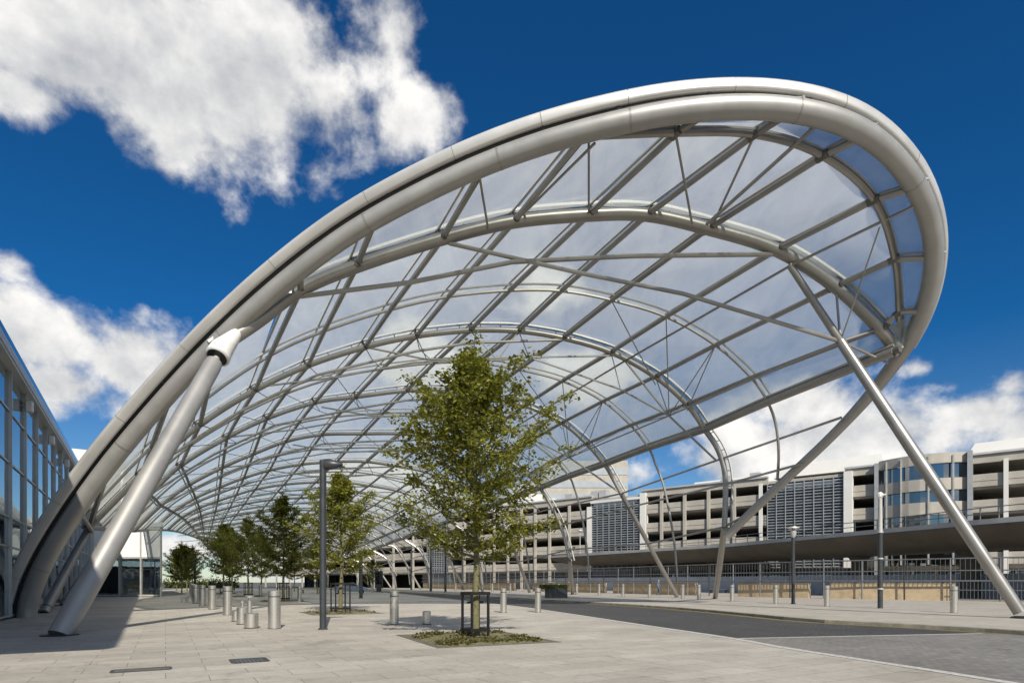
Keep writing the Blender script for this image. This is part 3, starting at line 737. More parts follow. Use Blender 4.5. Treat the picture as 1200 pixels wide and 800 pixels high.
for k in range(1,9):
    b=MB(); p=fp(k*7.6+1.0,-1.4,0); b.lathe([(.28,.1),(.28,HB-1.6),(.20,HB-1.2),(.42,HB-.5),(.42,HB-.3)],p,16); b.build('column',M['concrete_white'],ter,40)
for k in range(1,9):
    b=MB(); p=fp(k*7.6+1,.25,HB-.55); b.bbox(p,(.30,.30,.5),.05,rzf); b.tube([p,p-fn*1.3],.06,6); b.build('roof_bracket',M['white_cast'],ter)
# ticket desks inside: a few low dark blocks
for k in range(6):
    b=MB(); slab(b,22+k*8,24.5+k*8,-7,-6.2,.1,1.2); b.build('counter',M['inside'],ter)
# glazed block closing the far end of the forecourt
bx0,bx1,bd=-46.0,-36.45,62.2
blk=thing('glazed_entrance_block','square glazed block at the far end of the shaded walk under the canopy','building',(bx1,bd,0))
def bs(mb,x0,x1,y0,y1,z0,z1): mb.prism([(x0-.62*y0,y0),(x1-.62*y0,y0),(x1-.62*y1,y1),(x0-.62*y1,y1)],z0,z1)
def bb(mb,x0,x1,y0,y1,z0,z1): mb.box(((x0+x1)/2,(y0+y1)/2,(z0+z1)/2),(x1-x0,y1-y0,z1-z0))
b=MB(); bs(b,-9.5,0,.0,.06,.15,7.2); bs(b,-.06,0,.062,30,.15,7.2); g2=b.build('window_glass',M['glass_block'],blk)
for x in(-9.4,-7.2,-4.4,-2.15,-.05):
    b=MB(); bb(b,x-.07,x+.07,-.14,-.002,0,7.2); b.build('mullion',M['rail'],g2)
for z in(.05,3.95,6.9):
    b=MB(); bb(b,-9.5,.02,-.10,-.003,z,z+.16); b.build('transom',M['rail'],g2)
b=MB(); bs(b,-9.6,.1,-.2,30,7.2,7.7); b.build('roof',M['gutter'],blk)
b=MB(); bs(b,-9.35,-.1,-.06,-.004,4.12,6.88); b.build('painted_cloud_reflection',M['cloud_reflection'],blk)  # opaque white sheet: cloud reflection in the upper panes painted as colour
b=MB(); bs(b,-9.5,-.2,9,9.2,.1,7); b.build('rear_wall',M['inside'],blk)
b=MB(); bs(b,-9.5,-.2,.2,9,0,.1); b.build('floor_slab',M['floor_int'],blk)
for x in(-8,-5.5,-3): 
    b=MB(); b.bbox((x,3,.6),(1.2,.7,1.0),.1); b.build('counter',M['inside'],blk)
# far pale building with a curved white roof band, seen over the terminal
fb=thing('white_roofed_hall','distant hall with a curved white roof band above dark windows','building',(-62.5,100,0))
pl=[(-78+k*6.5,6*abs((k-5.5)/5.5)**2) for k in range(12)]
zt=[25.2-1.6*abs((k-6)/6)**2 for k in range(12)]
b=MB(); b.wall(pl,[z-2.1 for z in zt],zt,2.0); b.build('roof_band',M['concrete_white'],fb)
b=MB(); b.wall([(x,y+.6) for x,y in pl],0,[z-2.1 for z in zt],.4); w=b.build('window_wall',M['glass_bow'],fb)
b=MB(); b.wall([(x,y+8) for x,y in pl],0,[z-2.2 for z in zt],.4); b.build('inner_wall',M['deck_conc'],fb)
for k in range(12):
    b=MB(); b.box((pl[k][0],pl[k][1]-.1,(zt[k]-2.2)/2),(.4,.5,zt[k]-2.2)); b.build('mullion',M['concrete_white'],w)
# ------------------------------------------------------------------ multi-storey car park on the right
def cd(x): return 700*14.5/(HOR-(533+(1180-x)*.1055))       # depth of its front at photo column x
def cpt(x): d=cd(x); return V((x-600)/F*d,d,0)
c0,c1=cpt(1290),cpt(300); cu=(c1-c0).normalized(); cn=V(-cu.y,cu.x,0)
if cn.y>0: cn=-cn                                            # towards the camera
def cs(x): # distance along the front for photo column x
    r=(x-600)/F; # intersect ray with line c0+cu*s
    return (r*c0.y-c0.x)/(cu.x-r*cu.y)
park=thing('car_park','long pale concrete multi-storey car park with open decks behind the viaduct','car park',c0,0)
def cp(s,o,z): return cu*s+cn*o+V(0,0,z)
def cbox(mb,s0,s1,o0,o1,z0,z1):
    q=[cp(s0,o0,0),cp(s1,o0,0),cp(s1,o1,0),cp(s0,o1,0)]; mb.prism([(p.x,p.y) for p in q],z0,z1)
S0,S1=0,cs(302)
LV=[(3.6,5.0),(6.6,8.05),(9.65,11.1),(12.65,14.1),(15.4,16.35)]
lv1,lv2=(cs(990),cs(900)),(cs(752),cs(694)); bow=(cs(1134),cs(1030)); lv3=(cs(525),cs(502))
gaps=sorted([lv1,lv2,bow,lv3])
def runs():
    out=[];a=S0
    for g in gaps: out.append((a,g[0])); a=g[1]
    out.append((a,S1)); return out
for z0,z1 in LV:
    for a,c in runs():
        b=MB(); cbox(b,a+.02,c-.02,-.35,.0,z0,z1); cbox(b,a+.03,c-.03,.002,.05,z0+.66,z0+.72) if z1<15 else None
        b.build('deck_parapet',M['concrete'],park)
for z0,z1 in LV:
    b=MB(); cbox(b,S0,S1,-16,-.36,z0-.25 if z1<15 else 15.5,z0+.1 if z1<15 else 15.9); b.build('floor_slab',M['concrete'],park)
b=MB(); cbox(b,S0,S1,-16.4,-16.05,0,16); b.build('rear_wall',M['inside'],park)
for k in range(int((S1-S0)/8)):
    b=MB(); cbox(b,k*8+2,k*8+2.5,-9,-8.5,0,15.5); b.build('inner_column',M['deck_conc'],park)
for x in(1228,1179,892,861,831,803,776,757,668,645,628,612,596,580,565,545,485,462,440,420,402,385,370,355,340,325,312):
    s=cs(x); b=MB(); cbox(b,s-.22,s+.22,.055,.36,0,15.6); b.build('column',M['concrete_white'] if x in(1179,892,1010) else M['concrete'],park)
# parked cars peeping over parapets
rng=random.Random(3)
b=MB(); cbox(b,bow[0]-.5,bow[0]+.0,-.3,.75,0,16.9); b.build('pilaster',M['mullion'],park)
b=MB(); cbox(b,bow[1],bow[1]+.4,-.3,.75,0,16.6); b.build('pilaster',M['mullion'],park)
# bowed glazed bay
def bowpts(o=0,n=9):
    P=[]
    for k in range(n):
        t=k/(n-1); s=bow[0]+.02+(bow[1]-bow[0]-.04)*t; P.append(cp(s,o+1.6*math.sin(math.pi*t),0))
    return [(p.x,p.y) for p in P]
for z0,z1 in((6.5,7.7),(9.6,11.1),(12.5,13.9),(15.7,16.75)):
    b=MB(); b.wall(bowpts(),z0,z1,.25); b.build('bay_band',M['concrete'],park)
b=MB(); b.wall(bowpts(-.35,17),3.5,15.7,.06); gl=b.build('bay_glass',M['glass_bow'],park)
for k,x in enumerate((1118,1090,1058,1040)):
    t=(cs(x)-bow[0])/(bow[1]-bow[0]); p=cp(cs(x),1.6*math.sin(math.pi*t)+.22,0)
    b=MB(); b.box((p.x,p.y,10.1),(.17,.17,13),math.atan2(cu.y,cu.x)); b.build('mullion',M['rail'],gl)
b=MB(); b.prism([(p[0],p[1]) for p in bowpts(.1)][::-1],16.76,16.9); b.build('bay_roof',M['concrete'],park)
for z in (6.0,9.2,12.2,15.4):
    b=MB(); cbox(b,bow[0]+.1,bow[1]-.1,-8,-.6,z,z+.25); b.build('floor_slab',M['concrete'],park)
# louvred stair screens
for n_,(lv,wht) in enumerate(((lv1,True),(lv2,True),(lv3,False))):
    a,c=lv; b=MB(); nz=30
    for k in range(nz):
        z=3.7+k*(15.6-3.7)/nz; q=[cp(a+.05,.10,z),cp(c-.05,.10,z),cp(c-.05,.36,z-.16),cp(a+.05,.36,z-.16)]
        b.add([p for p in q]+[p+V(0,0,-.03) for p in q],[(0,1,2,3),(7,6,5,4),(0,4,5,1),(1,5,6,2),(2,6,7,3),(3,7,4,0)])
    sc=b.build('louvre_screen',M['louvre'],park)
    b=MB(); nv=8
    for k in range(nv+1):
        s=a+.05+(c-a-.1)*k/nv; cbox(b,s-.05,s+.05,.37,.43,3.5,15.7)
    b.build('screen_frame',M['mullion'],sc)
    b=MB(); cbox(b,a+.05,c-.05,-6,-.4,0,15.3); b.build('stair_core',M['louvre_back'],park)
    if wht: b=MB(); cbox(b,a-.95,a+.02,-.4,.62,3.4,16.0); b.build('white_end_panel',M['concrete_white'],park)
    if n_==1: b=MB(); cbox(b,c-.1,c+.8,-.4,.5,3.4,14.6); cbox(b,a,c,.45,.6,15.1,15.5); b.build('white_frame',M['concrete_white'],park)
# rooftop plant rooms
for x0,x1,z1,o in((1300,1131,18.0,-.6),(1036,903,18.2,-1.2),(893,800,17.3,-2.0),(640,520,17.4,-2)):
    a,c=cs(x0),cs(x1); b=MB()
    q=[cp(a,o,16.36),cp(c,o,16.36),cp(c,o-9,16.36),cp(a,o-9,16.36)]
    t=[cp(a+.6,o-.7,z1),cp(c-.9,o-.7,z1),cp(c-.9,o-8,z1),cp(a+.6,o-8,z1)]
    b.add(q+t,[(3,2,1,0),(4,5,6,7)]+[(i,(i+1)%4,4+(i+1)%4,4+i) for i in range(4)]); b.build('roof_plant_room',M['concrete_white'],park)
for a,c in runs():
    b=MB(); cbox(b,a,c,-.5,.25,16.36,16.6); b.build('roof_coping',M['gutter'],park)
for x in(880,846,700,690,660):
    s=cs(x); b=MB(); cbox(b,s-.7,s+.7,-3,-1.6,16.36,17.6); b.build('vent_box',M['gutter'],park)
for z,xs in((13.2,(676,)),(9.9,(664,))):
    pass
# ------------------------------------------------------------------ raised road (viaduct)
VP=[(60,15),(45,30),(37.4,43.6),(34.8,51),(30.6,64),(26.8,76),(19.6,88),(8,108),(-8,138),(-30,178),(-52,216)]
VC=[(p.x,p.y) for p in crv([V(x,y,0) for x,y in VP],6)]
via=thing('viaduct','curved concrete road viaduct crossing in front of the car park','viaduct',(34,55,0))
def vloc(o): return V(34,55,0)
def prof(mb,pr): # sweep cross-section (outward offset to the rear, z)
    P=[Vector((x,y,0)) for x,y in VC]; n=len(pr); vs=[]
    for i,p in enumerate(P):
        t=(P[min(i+1,len(P)-1)]-P[max(i-1,0)]).normalized(); nn=V(t.y,-t.x,0)
        if nn.x<0: nn=-nn
        for o,z in pr: q=p+nn*o-V(34,55,0); vs.append((q.x,q.y,z))
    fs=[tuple(range(n)),tuple((len(P)-1)*n+k for k in range(n))]
    for i in range(len(P)-1):
        for k in range(n): fs.append((i*n+k,i*n+(k+1)%n,(i+1)*n+(k+1)%n,(i+1)*n+k))
    mb.add(vs,fs)
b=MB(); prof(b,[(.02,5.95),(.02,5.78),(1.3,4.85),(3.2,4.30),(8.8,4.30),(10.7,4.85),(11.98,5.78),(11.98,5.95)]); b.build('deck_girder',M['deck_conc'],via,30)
b=MB(); prof(b,[(-.03,5.953),(-.03,6.35),(.25,6.35),(.25,5.953)]); b.build('edge_beam',M['deck_edge'],via)
b=MB(); prof(b,[(11.75,5.953),(11.75,6.75),(12,6.75),(12,5.953)]); b.build('rear_parapet',M['deck_edge'],via)
b=MB(); prof(b,[(.05,6.75),(.05,6.81),(.11,6.81),(.11,6.75)]); prof(b,[(.05,7.2),(.05,7.27),(.12,7.27),(.12,7.2)]); rl=b.build('guard_rail',M['fence'],via)
P=[Vector((x,y,0)) for x,y in VC]; acc_=0; last=P[0]
for p,q in zip(P,P[1:]):
    n=max(1,int((q-p).length/2.6))
    for k in range(n):
        c=p.lerp(q,k/n)-V(34,55,0); b=MB(); b.box((c.x+.09,c.y,6.8),(.07,.07,.9)); b.build('rail_post',M['fence'],rl)
for i in range(3,len(P)-3,5):
    p=P[i]; t=(P[i+1]-P[i-1]).normalized(); nn=V(t.y,-t.x,0); nn=nn if nn.x>0 else -nn
    c=p+nn*6-V(34,55,0); b=MB(); b.lathe([(.75,0),(.75,3.7),(1.15,4.3),(1.15,4.36)],c,16); b.build('pier',M['deck_conc'],via,40)
# light columns standing on the viaduct
def vpt(x):
    r=(x-600)/F
    for p,q in zip(P,P[1:]):
        a=p.x-r*p.y; c=q.x-r*q.y
        if a*c<=0: return p.lerp(q,a/(a-c+1e-9))
    return P[-1]
for x,z1,lab in((611,10.5,'pale thin lamp column on the viaduct above the hedge planter'),(676,10.3,'pale lamp column on the viaduct beside the curving canopy legs')):
    p=vpt(x)+V(.6,.4,0); t=thing('viaduct_lamp',lab,'street lamp',(p.x,p.y,5.95))
    b=MB(); b.tube([(0,0,0),(0,0,z1-6)],[.09,.06],8); b.build('column',M['gutter'],t)
    b=MB(); b.lathe([(.12,z1-6),(.55,z1-5.9),(.5,z1-5.78),(.1,z1-5.7)],(0,0,0),14); b.build('lamp_head',M['gutter'],t,30)
# pale office tower far behind
t=thing('office_tower','pale stepped office tower hazy behind the foil roof','tower',(18,160,0))
b=MB(); bb(b,-9.5,13,0,16,0,34); b.build('tower_shaft',M['concrete'],t)
b=MB(); bb(b,-16,-9.6,1,14,0,28); b.build('lower_wing',M['concrete_white'],t)
for k in range(9):
    b=MB(); bb(b,-9.3,12.8,-.12,-.003,3+k*3.4,4.7+k*3.4); b.build('window_band',M['hazed_glazing'],t)
for k in range(8):
    b=MB(); bb(b,-15.8,-9.8,.88,.997,3+k*3.2,4.5+k*3.2); b.build('window_band',M['hazed_glazing'],t)
# ------------------------------------------------------------------ under the viaduct: barrier, shopfront, vehicles
def along(pts): return [(p.x,p.y) for p in crv([V(x,y,0) for x,y in pts],5)]
bar=along([(47,44),(42.5,52),(36,64),(29,78),(20,93),(6,114),(-14,144)])
b=MB(); b.wall(bar,0,2.25,.3); tag(b.build('road_barrier',M['barrier']),'long blue grey barrier wall running beneath the viaduct','barrier')
shop=along([(74,56),(62,66),(52,78),(44,92),(30,112),(10,138),(-10,166)])
sh_=thing('undercroft_shopfront','dim glazed ground floor frontage in the shade beneath the car park','shopfront',(44,92,0))
L_=[(x-44,y-92) for x,y in shop]
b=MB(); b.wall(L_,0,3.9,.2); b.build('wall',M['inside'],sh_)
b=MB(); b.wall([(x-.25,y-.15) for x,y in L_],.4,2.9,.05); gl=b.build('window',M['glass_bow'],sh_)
for k in range(0,len(L_)):
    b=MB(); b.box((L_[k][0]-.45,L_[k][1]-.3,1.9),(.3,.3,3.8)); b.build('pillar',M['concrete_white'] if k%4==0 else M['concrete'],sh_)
b=MB(); b.wall([(x-.35,y-.2) for x,y in L_],3.1,3.45,.2); b.build('fascia',M['gutter'],sh_)
def van(x,y,d,label,m,L=5.2,H=2.3,rz=0,dz=0):
    p=at(x,y,d); t=thing('parked_van',label,'van',(p.x,d,0),rz)
    pr=[(-L/2,.35),(-L/2,1.95),(-L/2+.15,H),(L/2-1.6,H),(L/2-.9,1.35),(L/2-.05,1.1),(L/2,.35)]
    b=MB(); n=len(pr); vs=[(a,-.95,z) for a,z in pr]+[(a,.95,z) for a,z in pr]; b.add(vs,[tuple(range(n)),tuple(range(2*n-1,n-1,-1))]+[(i,(i+1)%n,n+(i+1)%n,n+i) for i in range(n)]); b.build('body',m,t)
    b=MB(); b.box((L/2-2.1,0,1.72),(1.1,1.92,.55)); b.build('side_window',M['glass_car'],t)
    b=MB(); q=[(L/2-1.56,-.8,H-.08),(L/2-1.56,.8,H-.08),(L/2-.95,.85,1.42),(L/2-.95,-.85,1.42)]; b.add([(x_+.03,y_,z_+.03) for x_,y_,z_ in q]+q,[(0,1,2,3),(7,6,5,4),(0,4,5,1),(1,5,6,2),(2,6,7,3),(3,7,4,0)]); b.build('windscreen',M['glass_car'],t)
    for sx in(-L/2+1,L/2-1):
        for sy in(-.86,.86):
            b=MB(); b.tube([(sx,sy-.12,.33),(sx,sy+.12,.33)],.33,14); b.build('wheel',M['rubber'],t)
# ------------------------------------------------------------------ fence and low tan walls along the footway
FP=[V(44,34,0),V(40,38,0),V(36,42,0),V(31,46.2,0),V(26,51,0),V(20.5,59,0),V(14.5,70,0),V(7,84,0),V(-4,104,0),V(-20,132,0)]
FC=crv(FP,8)
def fpt(x):
    r=(x-600)/F
    for p,q in zip(FC,FC[1:]):
        a=p.x-r*p.y; c=q.x-r*q.y
        if a*c<=0: return p.lerp(q,a/(a-c+1e-9))
    return FC[-1]
fen=thing('railing_fence','tall grey steel railing running along the far footway','railing fence',(26,51,.118))
o3=V(26,51,0)
for z,r in((3.15,.05),(2.25,.045),(1.48,.06)):
    b=MB(); b.tube([p-o3+V(0,0,z) for p in FC],r,6); b.build('rail',M['fence'],fen)
cum=[0]
for p,q in zip(FC,FC[1:]): cum.append(cum[-1]+(q-p).length)
def fat(s):
    k=max(0,min(len(FC)-2,int(np.searchsorted(cum,s))-1)); return FC[k].lerp(FC[k+1],(s-cum[k])/(cum[k+1]-cum[k]))
b=MB(); s=.2
while s<cum[-1]-.5:
    p=fat(s)-o3; b.tube([p+V(0,0,1.48),p+V(0,0,3.15)],.018,4); s+=.30
o=b.build('balusters',M['fence'],fen); tag(o,kind='stuff')
b=MB(); p0=fpt(1119); s0=min(range(len(FC)),key=lambda k:(FC[k]-p0).length); s=0
while s<cum[s0]:
    p=fat(s)-o3; b.tube([p+V(0,0,.12),p+V(0,0,1.42)],.02,4); s+=.22
for z in(.12,.8): b.tube([fat(min(cum[s0],q*cum[s0]/12))-o3+V(0,0,z) for q in range(13)],.035,5)
b.build('lower_panel',M['fence'],fen)
pk=0; s=1.0
while s<cum[-1]-1 and pk<60:
    p=fat(s)-o3; b=MB(); b.box((p.x,p.y,1.6),(.08,.08,3.2)); b.build('fence_post',M['dark'] if pk%3==0 else M['fence'],fen); s+=2.9; pk+=1
def lowwall(x0,x1,h,label,m='tan'):
    a=fpt(x0);c=fpt(x1); n=8; pts=[fpt(x0+(x1-x0)*k/n)+V(.45,.35,0) for k in range(n+1)]
    b=MB(); b.wall([(p.x,p.y) for p in pts],.118,h,.35); o=b.build('low_wall',M[m]); tag(o,label,'wall')
    b2=MB(); b2.wall([(p.x,p.y) for p in pts],h+.002,h+.07,.42); b2.build('coping',M['kerb'],o)
lowwall(1117,970,1.40,'long tan stone wall below the fence at the far right')
lowwall(945,862,1.36,'tan stone wall left of the slim grey lamp, beyond two benches')
lowwall(812,716,1.36,'tan stone wall behind the white raking leg')
lowwall(706,622,1.36,'short tan stone wall right of the hedge planter')
lowwall(600,445,1.36,'most distant tan stone wall, behind the big tree')
# ------------------------------------------------------------------ bollards
def make_bollard(name,h,r,label,group):
    t=thing(name,label,'bollard',(0,0,0),0,group)
    b=MB(); b.lathe([(r,0),(r,h-.22)],(0,0,0),24); b.build('post',M['stainless'],t,40)
    b=MB(); b.lathe([(r-.012,h-.22),(r-.012,h-.19)],(0,0,0),24); b.build('groove',M['dark'],t,40)
    b=MB(); b.lathe([(r,h-.19),(r,h-.02),(r-.02,h)],(0,0,0),24); b.build('cap',M['stainless'],t,30)
    b=MB(); b.lathe([(r+.02,0.0),(r+.02,.012),(r,.02)],(0,0,0),24); b.build('base_ring',M['lamp'],t,30)
    return t
big=make_bollard('bollard',1.24,.195,'','steel bollards in the forecourt')
used=[False]
def place(p,label,sc=(1,1,1),group=None):
    if not used[0]: used[0]=True; o=big
    else: o=copy_tree(big)
    o.location=p; o.scale=sc; o['label']=label
    if group: o['group']=group
    return o
G1='bollards along the shaded walk'
place(gnd(321.5,736),'nearest and largest brushed steel bollard, right of the short drum posts',(1,1,1),G1)
row=[(266.5,720),(248.5,713.5),(237,709.5),(229,706.5)]
words=['second','third','fourth','fifth','sixth','seventh','eighth','ninth','tenth','eleventh','twelfth','thirteenth','fourteenth','fifteenth','sixteenth']
pp=None; k=0
for x,y in row:
    p=gnd(x,y); place(p,'steel bollard along the shaded walk, %s back from the camera'%words[k],(1,1,1.06),G1); k+=1; prev=pp; pp=p
st=V(-2.3,4.4,0)
for q in range(11):
    st=V(-2.45,4.5,0); pp=pp+st
    place(pp,'distant steel bollard along the shaded walk, %s back from the camera'%words[k],(1,1,1.06),G1); k+=1
G2='bollards beside the road'
for x,y,l,z,sx in((462,731,'lone steel bollard left of the big caged tree',0,.82),(590,717.5,'steel bollard just right of the big caged tree',0,.8),(630.5,717,'steel bollard in front of the hedge planter',0,.8)):
    place(gnd(x,y,z),l,(sx,sx,.97),G2)
for x,y,l in((1118,717,'thick steel bollard on the far footway near the long raking leg'),(969,709.3,'steel bollard on the far footway between slim lamp and tall pole'),(909,706.3,'steel bollard on the far footway left of the slim lamp'),
  (858,703.6,'steel bollard just right of the curving canopy leg'),(819,701.7,'steel bollard between the white raking leg and the curving leg'),(800,700.6,'steel bollard touching the foot of the white raking leg'),
  (761,699.2,'steel bollard left of the white raking leg'),(730,697.8,'steel bollard second left of the white raking leg'),(702,696.6,'steel bollard third left of the white raking leg'),
  (676,695.6,'steel bollard beside the slender curving leg'),(655,694.9,'steel bollard right behind the hedge planter'),(577,692.6,'distant steel bollard right of the big tree trunk'),(534,691.2,'distant steel bollard left of the big tree trunk'),
  (598,693.3,'distant steel bollard left of the hedge planter')):
    p=gnd(x,y+.6,.118); place(p,l,(.78,.78,.97),'bollards on the far footway')
for x,y,l in((340,703.5,'far steel bollard between the third tree and the near lamp post'),(351,704.5,'far steel bollard just left of the near lamp post'),(305,697.5,'far steel bollard behind the third tree cage'),(436,694,'far steel bollard by the parked grey car')):
    place(gnd(x,y),l,(.8,.8,.95),G2)
# short drums
def drum(x,y,h,r,label,cap=None):
    p=gnd(x,y); t=thing('drum_post',label,'post',p,0,'short steel drum posts')
    b=MB(); b.lathe([(r,0),(r,h-.03),(r-.03,h)],(0,0,0),22); b.build('drum',M['stainless'],t,30)
    b=MB(); b.lathe([(r+.015,0),(r+.015,.02),(r,.03)],(0,0,0),22); b.build('base_ring',M['lamp'],t,30)
    if cap:
        b=MB(); b.lathe([(.05,h),(.05,h+.12),(cap,h+.13),(cap,h+.2),(cap-.03,h+.22)],(0,0,0),18); b.build('lid',M['stainless'],t,30)
drum(294.5,735.5,.50,.22,'short fat steel drum post, front one of the cluster')
drum(284,731,.62,.19,'taller steel drum post behind the fat front one',.08)
drum(277,727.5,.42,.17,'low narrow drum post at the back left of the cluster')
drum(292.5,722,.70,.10,'slim steel post with a flat lid behind the drums',.19)
drum(500,731,.48,.15,'short worn stub post between the lone bollard and the big tree')
# ------------------------------------------------------------------ lamps
def lamp(x,y,h,label,z=0,r=.105,arm=.8,rz=0,kind='arm',name='lamp_post',group='dark lamp posts'):
    p=gnd(x,y,z); t=thing(name,label,'lamp post',(p.x,p.y,z),rz,group)
    b=MB(); b.lathe([(r*1.05,0),(r,.06),(r,h)],(0,0,0),16); b.build('column',M['lamp'],t,40)
    b=MB(); b.lathe([(r*1.5,0),(r*1.5,.025),(r*1.1,.05)],(0,0,0),16); b.build('base_plate',M['lamp'],t,30)
    if kind=='arm':
        b=MB(); n=12; prof=[]
        for k in range(n+1):
            u=k/n; w=.17*math.sin(math.pi*min(1,.25+.75*u*.98))**.6*(1-.25*u**4); hh=.25*(1-u**2.4)+.04
            prof.append((r*.3+arm*u,w,hh))
        vs=[]
        for xx,w,hh in prof:
            for j in range(10):
                a=2*math.pi*j/10; vs.append((xx,w*math.cos(a),h-.13+hh*.62*math.sin(a)))
        b.add(vs,[tuple(range(9,-1,-1)),tuple(n*10+j for j in range(10))]+[(k*10+j,k*10+(j+1)%10,(k+1)*10+(j+1)%10,(k+1)*10+j) for k in range(n) for j in range(10)])
        hd=b.build('lamp_head',M['lamp'],t,40)
        b=MB(); b.box((.52,0,h-.20),(.34,.2,.02)); b.build('lens',M['glass_car'],hd)
    elif kind=='disc':
        b=MB(); b.lathe([(r*.7,h),(r*1.6,h+.15),(r*1.8,h+.42),(r*.6,h+.5)],(0,0,0),14); b.build('lantern',M['rail'],t,30)
        b=MB(); b.lathe([(.05,h+.5),(.38,h+.62),(.36,h+.68),(.05,h+.74)],(0,0,0),16); b.build('lamp_cap',M['gutter'],t,30)
    return t
lamp(378.5,737,5.37,'nearest dark grey lamp post with a flat head pointing right',0,.105,.60)
lamp(929.5,707.2,4.2,'slim lamp post with a round white cap on the far footway',.118,.11,kind='disc')
lamp(228.5,694,5.2,'thin dark lamp post left of the dense tree row',0,.13,.9,math.pi)
for x,y,h,l in((505,692.5,6.6,'leftmost of three dark lamp posts left of the big trunk'),(522,693.5,7.1,'middle of three dark lamp posts left of the big trunk'),(542,691,7.6,'rightmost of three dark lamp posts, nearly touching the big trunk'),
              (423,700.5,4.4,'short dark post right of the second tree'),(482,690.8,7.0,'faint dark lamp post among the distant canopy legs')):
    lamp(x,y,h,l,0 if x<430 else .118,.16,.9)
# tall service pole at the right
p=gnd(1031.5,712.3,.118); t=thing('camera_pole','tall two tone steel pole carrying a small camera','pole',(p.x,p.y,.118))
b=MB(); b.lathe([(.135,0),(.125,.1),(.125,4.0)],(0,0,0),16); b.build('lower_column',M['lamp'],t,40)
b=MB(); b.lathe([(.115,4.0),(.10,5.8)],(0,0,0),16); b.build('upper_column',M['rail'],t,40)
for z in(1.0,2.6,4.0):
    b=MB(); b.lathe([(.15,z),(.15,z+.07)],(0,0,0),16); b.build('band',M['gutter'],t,30)
b=MB(); b.tube([(-.05,0,5.75),(-.05,-.1,5.95),(.16,-.25,6.0)],.05,8); b.lathe([(.08,5.8),(.16,5.9),(.16,6.05),(.06,6.15)],(0,0,0),12); b.build('camera_head',M['white_cast'],t,30)
# kiosk totem with dark box
p=gnd(444,693,.118); t=thing('dark_totem','dark boxy information totem among the far footway posts','totem',(p.x,p.y,.118))
b=MB(); b.bbox((0,0,1.75),(1.1,.45,2.5),.06); b.build('cabinet',M['dark'],t); b=MB(); b.bbox((0,0,.25),(.7,.3,.5),.03); b.build('plinth',M['lamp'],t); b=MB(); b.box((0,-.232,1.9),(.85,.012,1.6)); b.build('panel',M['glass_car'],t)
# ------------------------------------------------------------------ planter with hedge
def leafquads(mb,pts,size,rng,flat=.0):
    for p in pts:
        a=rng.uniform(0,2*math.pi); tl=rng.gauss(0,.7); s=size*rng.uniform(.65,1.25)
        ax=V(math.cos(a),math.sin(a),rng.uniform(-.5,.4)).normalized(); nb=ax.orthogonal().normalized(); nb.rotate(Matrix.Rotation(rng.uniform(0,6.28),3,ax))
        w=nb*s*.42; up=ax.cross(nb)*s*.12; q=Vector(p)
        mb.add([q,q+ax*s*.5+w+up,q+ax*s,q+ax*s*.5-w+up],[(0,1,2),(0,2,3)])
p=gnd(647,700.3,.118); t=thing('hedge_planter','dark square planter box topped with a clipped hedge','planter',(p.x,p.y,.118),.15)
b=MB(); b.bbox((.35,0,.42),(1.7,1.5,.84),.04); b.build('box',M['hedge_soil'],t)
rng=random.Random(5); b=MB(); leafquads(b,[(rng.uniform(-1.0,1.2),rng.uniform(-.75,.75),rng.uniform(.82,1.15)) for _ in range(1500)],.14,rng); b.build('hedge',M['leaf_hedge'],t)
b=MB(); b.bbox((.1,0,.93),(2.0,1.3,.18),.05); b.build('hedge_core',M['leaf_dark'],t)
# benches on the far footway
def bench(x,y,label,w=2.4,rz=0):
    p=gnd(x,y,.118); t=thing('bench',label,'bench',(p.x,p.y,.118),rz,'dark benches on the far footway')
    b=MB(); 
    for k in range(4): b.box((0,-.21+k*.14,.47),(w,.12,.05))
    b.build('seat',M['wood'],t)
    for s in(-1,1):
        b=MB(); b.bbox((s*w*.38,0,.22),(.1,.5,.43),.02); b.build('leg',M['dark'],t)
bench(842,694.5,'dark bench directly right of the curving canopy leg',2.6,.1); bench(897,696.5,'dark flat bench beyond two bollards left of the slim lamp',3.0,.1)
bench(365,694.8,'dark bench left of the near lamp post, far down the plaza',2.6,.2); bench(283,691.5,'very distant dark bench behind the small far trees',3,.2); bench(612,691.8,'distant dark bench left of the hedge planter',2.6,.1)
# parked car far down the road
def car(x,y,label,m,rz):
    p=gnd(x,y); t=thing('parked_car',label,'car',(p.x,p.y,0),rz)
    pr=[(-2.1,.32),(-2.15,.75),(-2.0,.95),(-1.55,1.0),(-1.0,1.42),(.35,1.45),(1.05,1.0),(1.9,.85),(2.12,.62),(2.1,.32)]
    b=MB(); n=len(pr); vs=[(a,-.86+(.14 if z>1.1 else 0),z) for a,z in pr]+[(a,.86-(.14 if z>1.1 else 0),z) for a,z in pr]
    b.add(vs,[tuple(range(n)),tuple(range(2*n-1,n-1,-1))]+[(i,(i+1)%n,n+(i+1)%n,n+i) for i in range(n)]); b.build('body',m,t,30)
    b=MB(); q=[(-1.3,1.06),(-.92,1.36),(.3,1.38),(.85,1.04)]
    for s in(-1,1): b.add([(a,s*(.79 if z>1.2 else .88),z) for a,z in q]+[(a,s*(.74 if z>1.2 else .82),z) for a,z in q],[(0,1,2,3),(7,6,5,4),(0,4,5,1),(1,5,6,2),(2,6,7,3),(3,7,4,0)])
    b.build('side_window',M['glass_car'],t)
    for sx in(-1.3,1.3):
        for sy in(-.8,.8):
            b=MB(); b.tube([(sx,sy-.1,.32),(sx,sy+.1,.32)],.32,14); w=b.build('wheel',M['rubber'],t); b=MB(); b.tube([(sx,sy-.105,.32),(sx,sy+.105,.32)],.18,10); b.build('rim',M['gutter'],w)
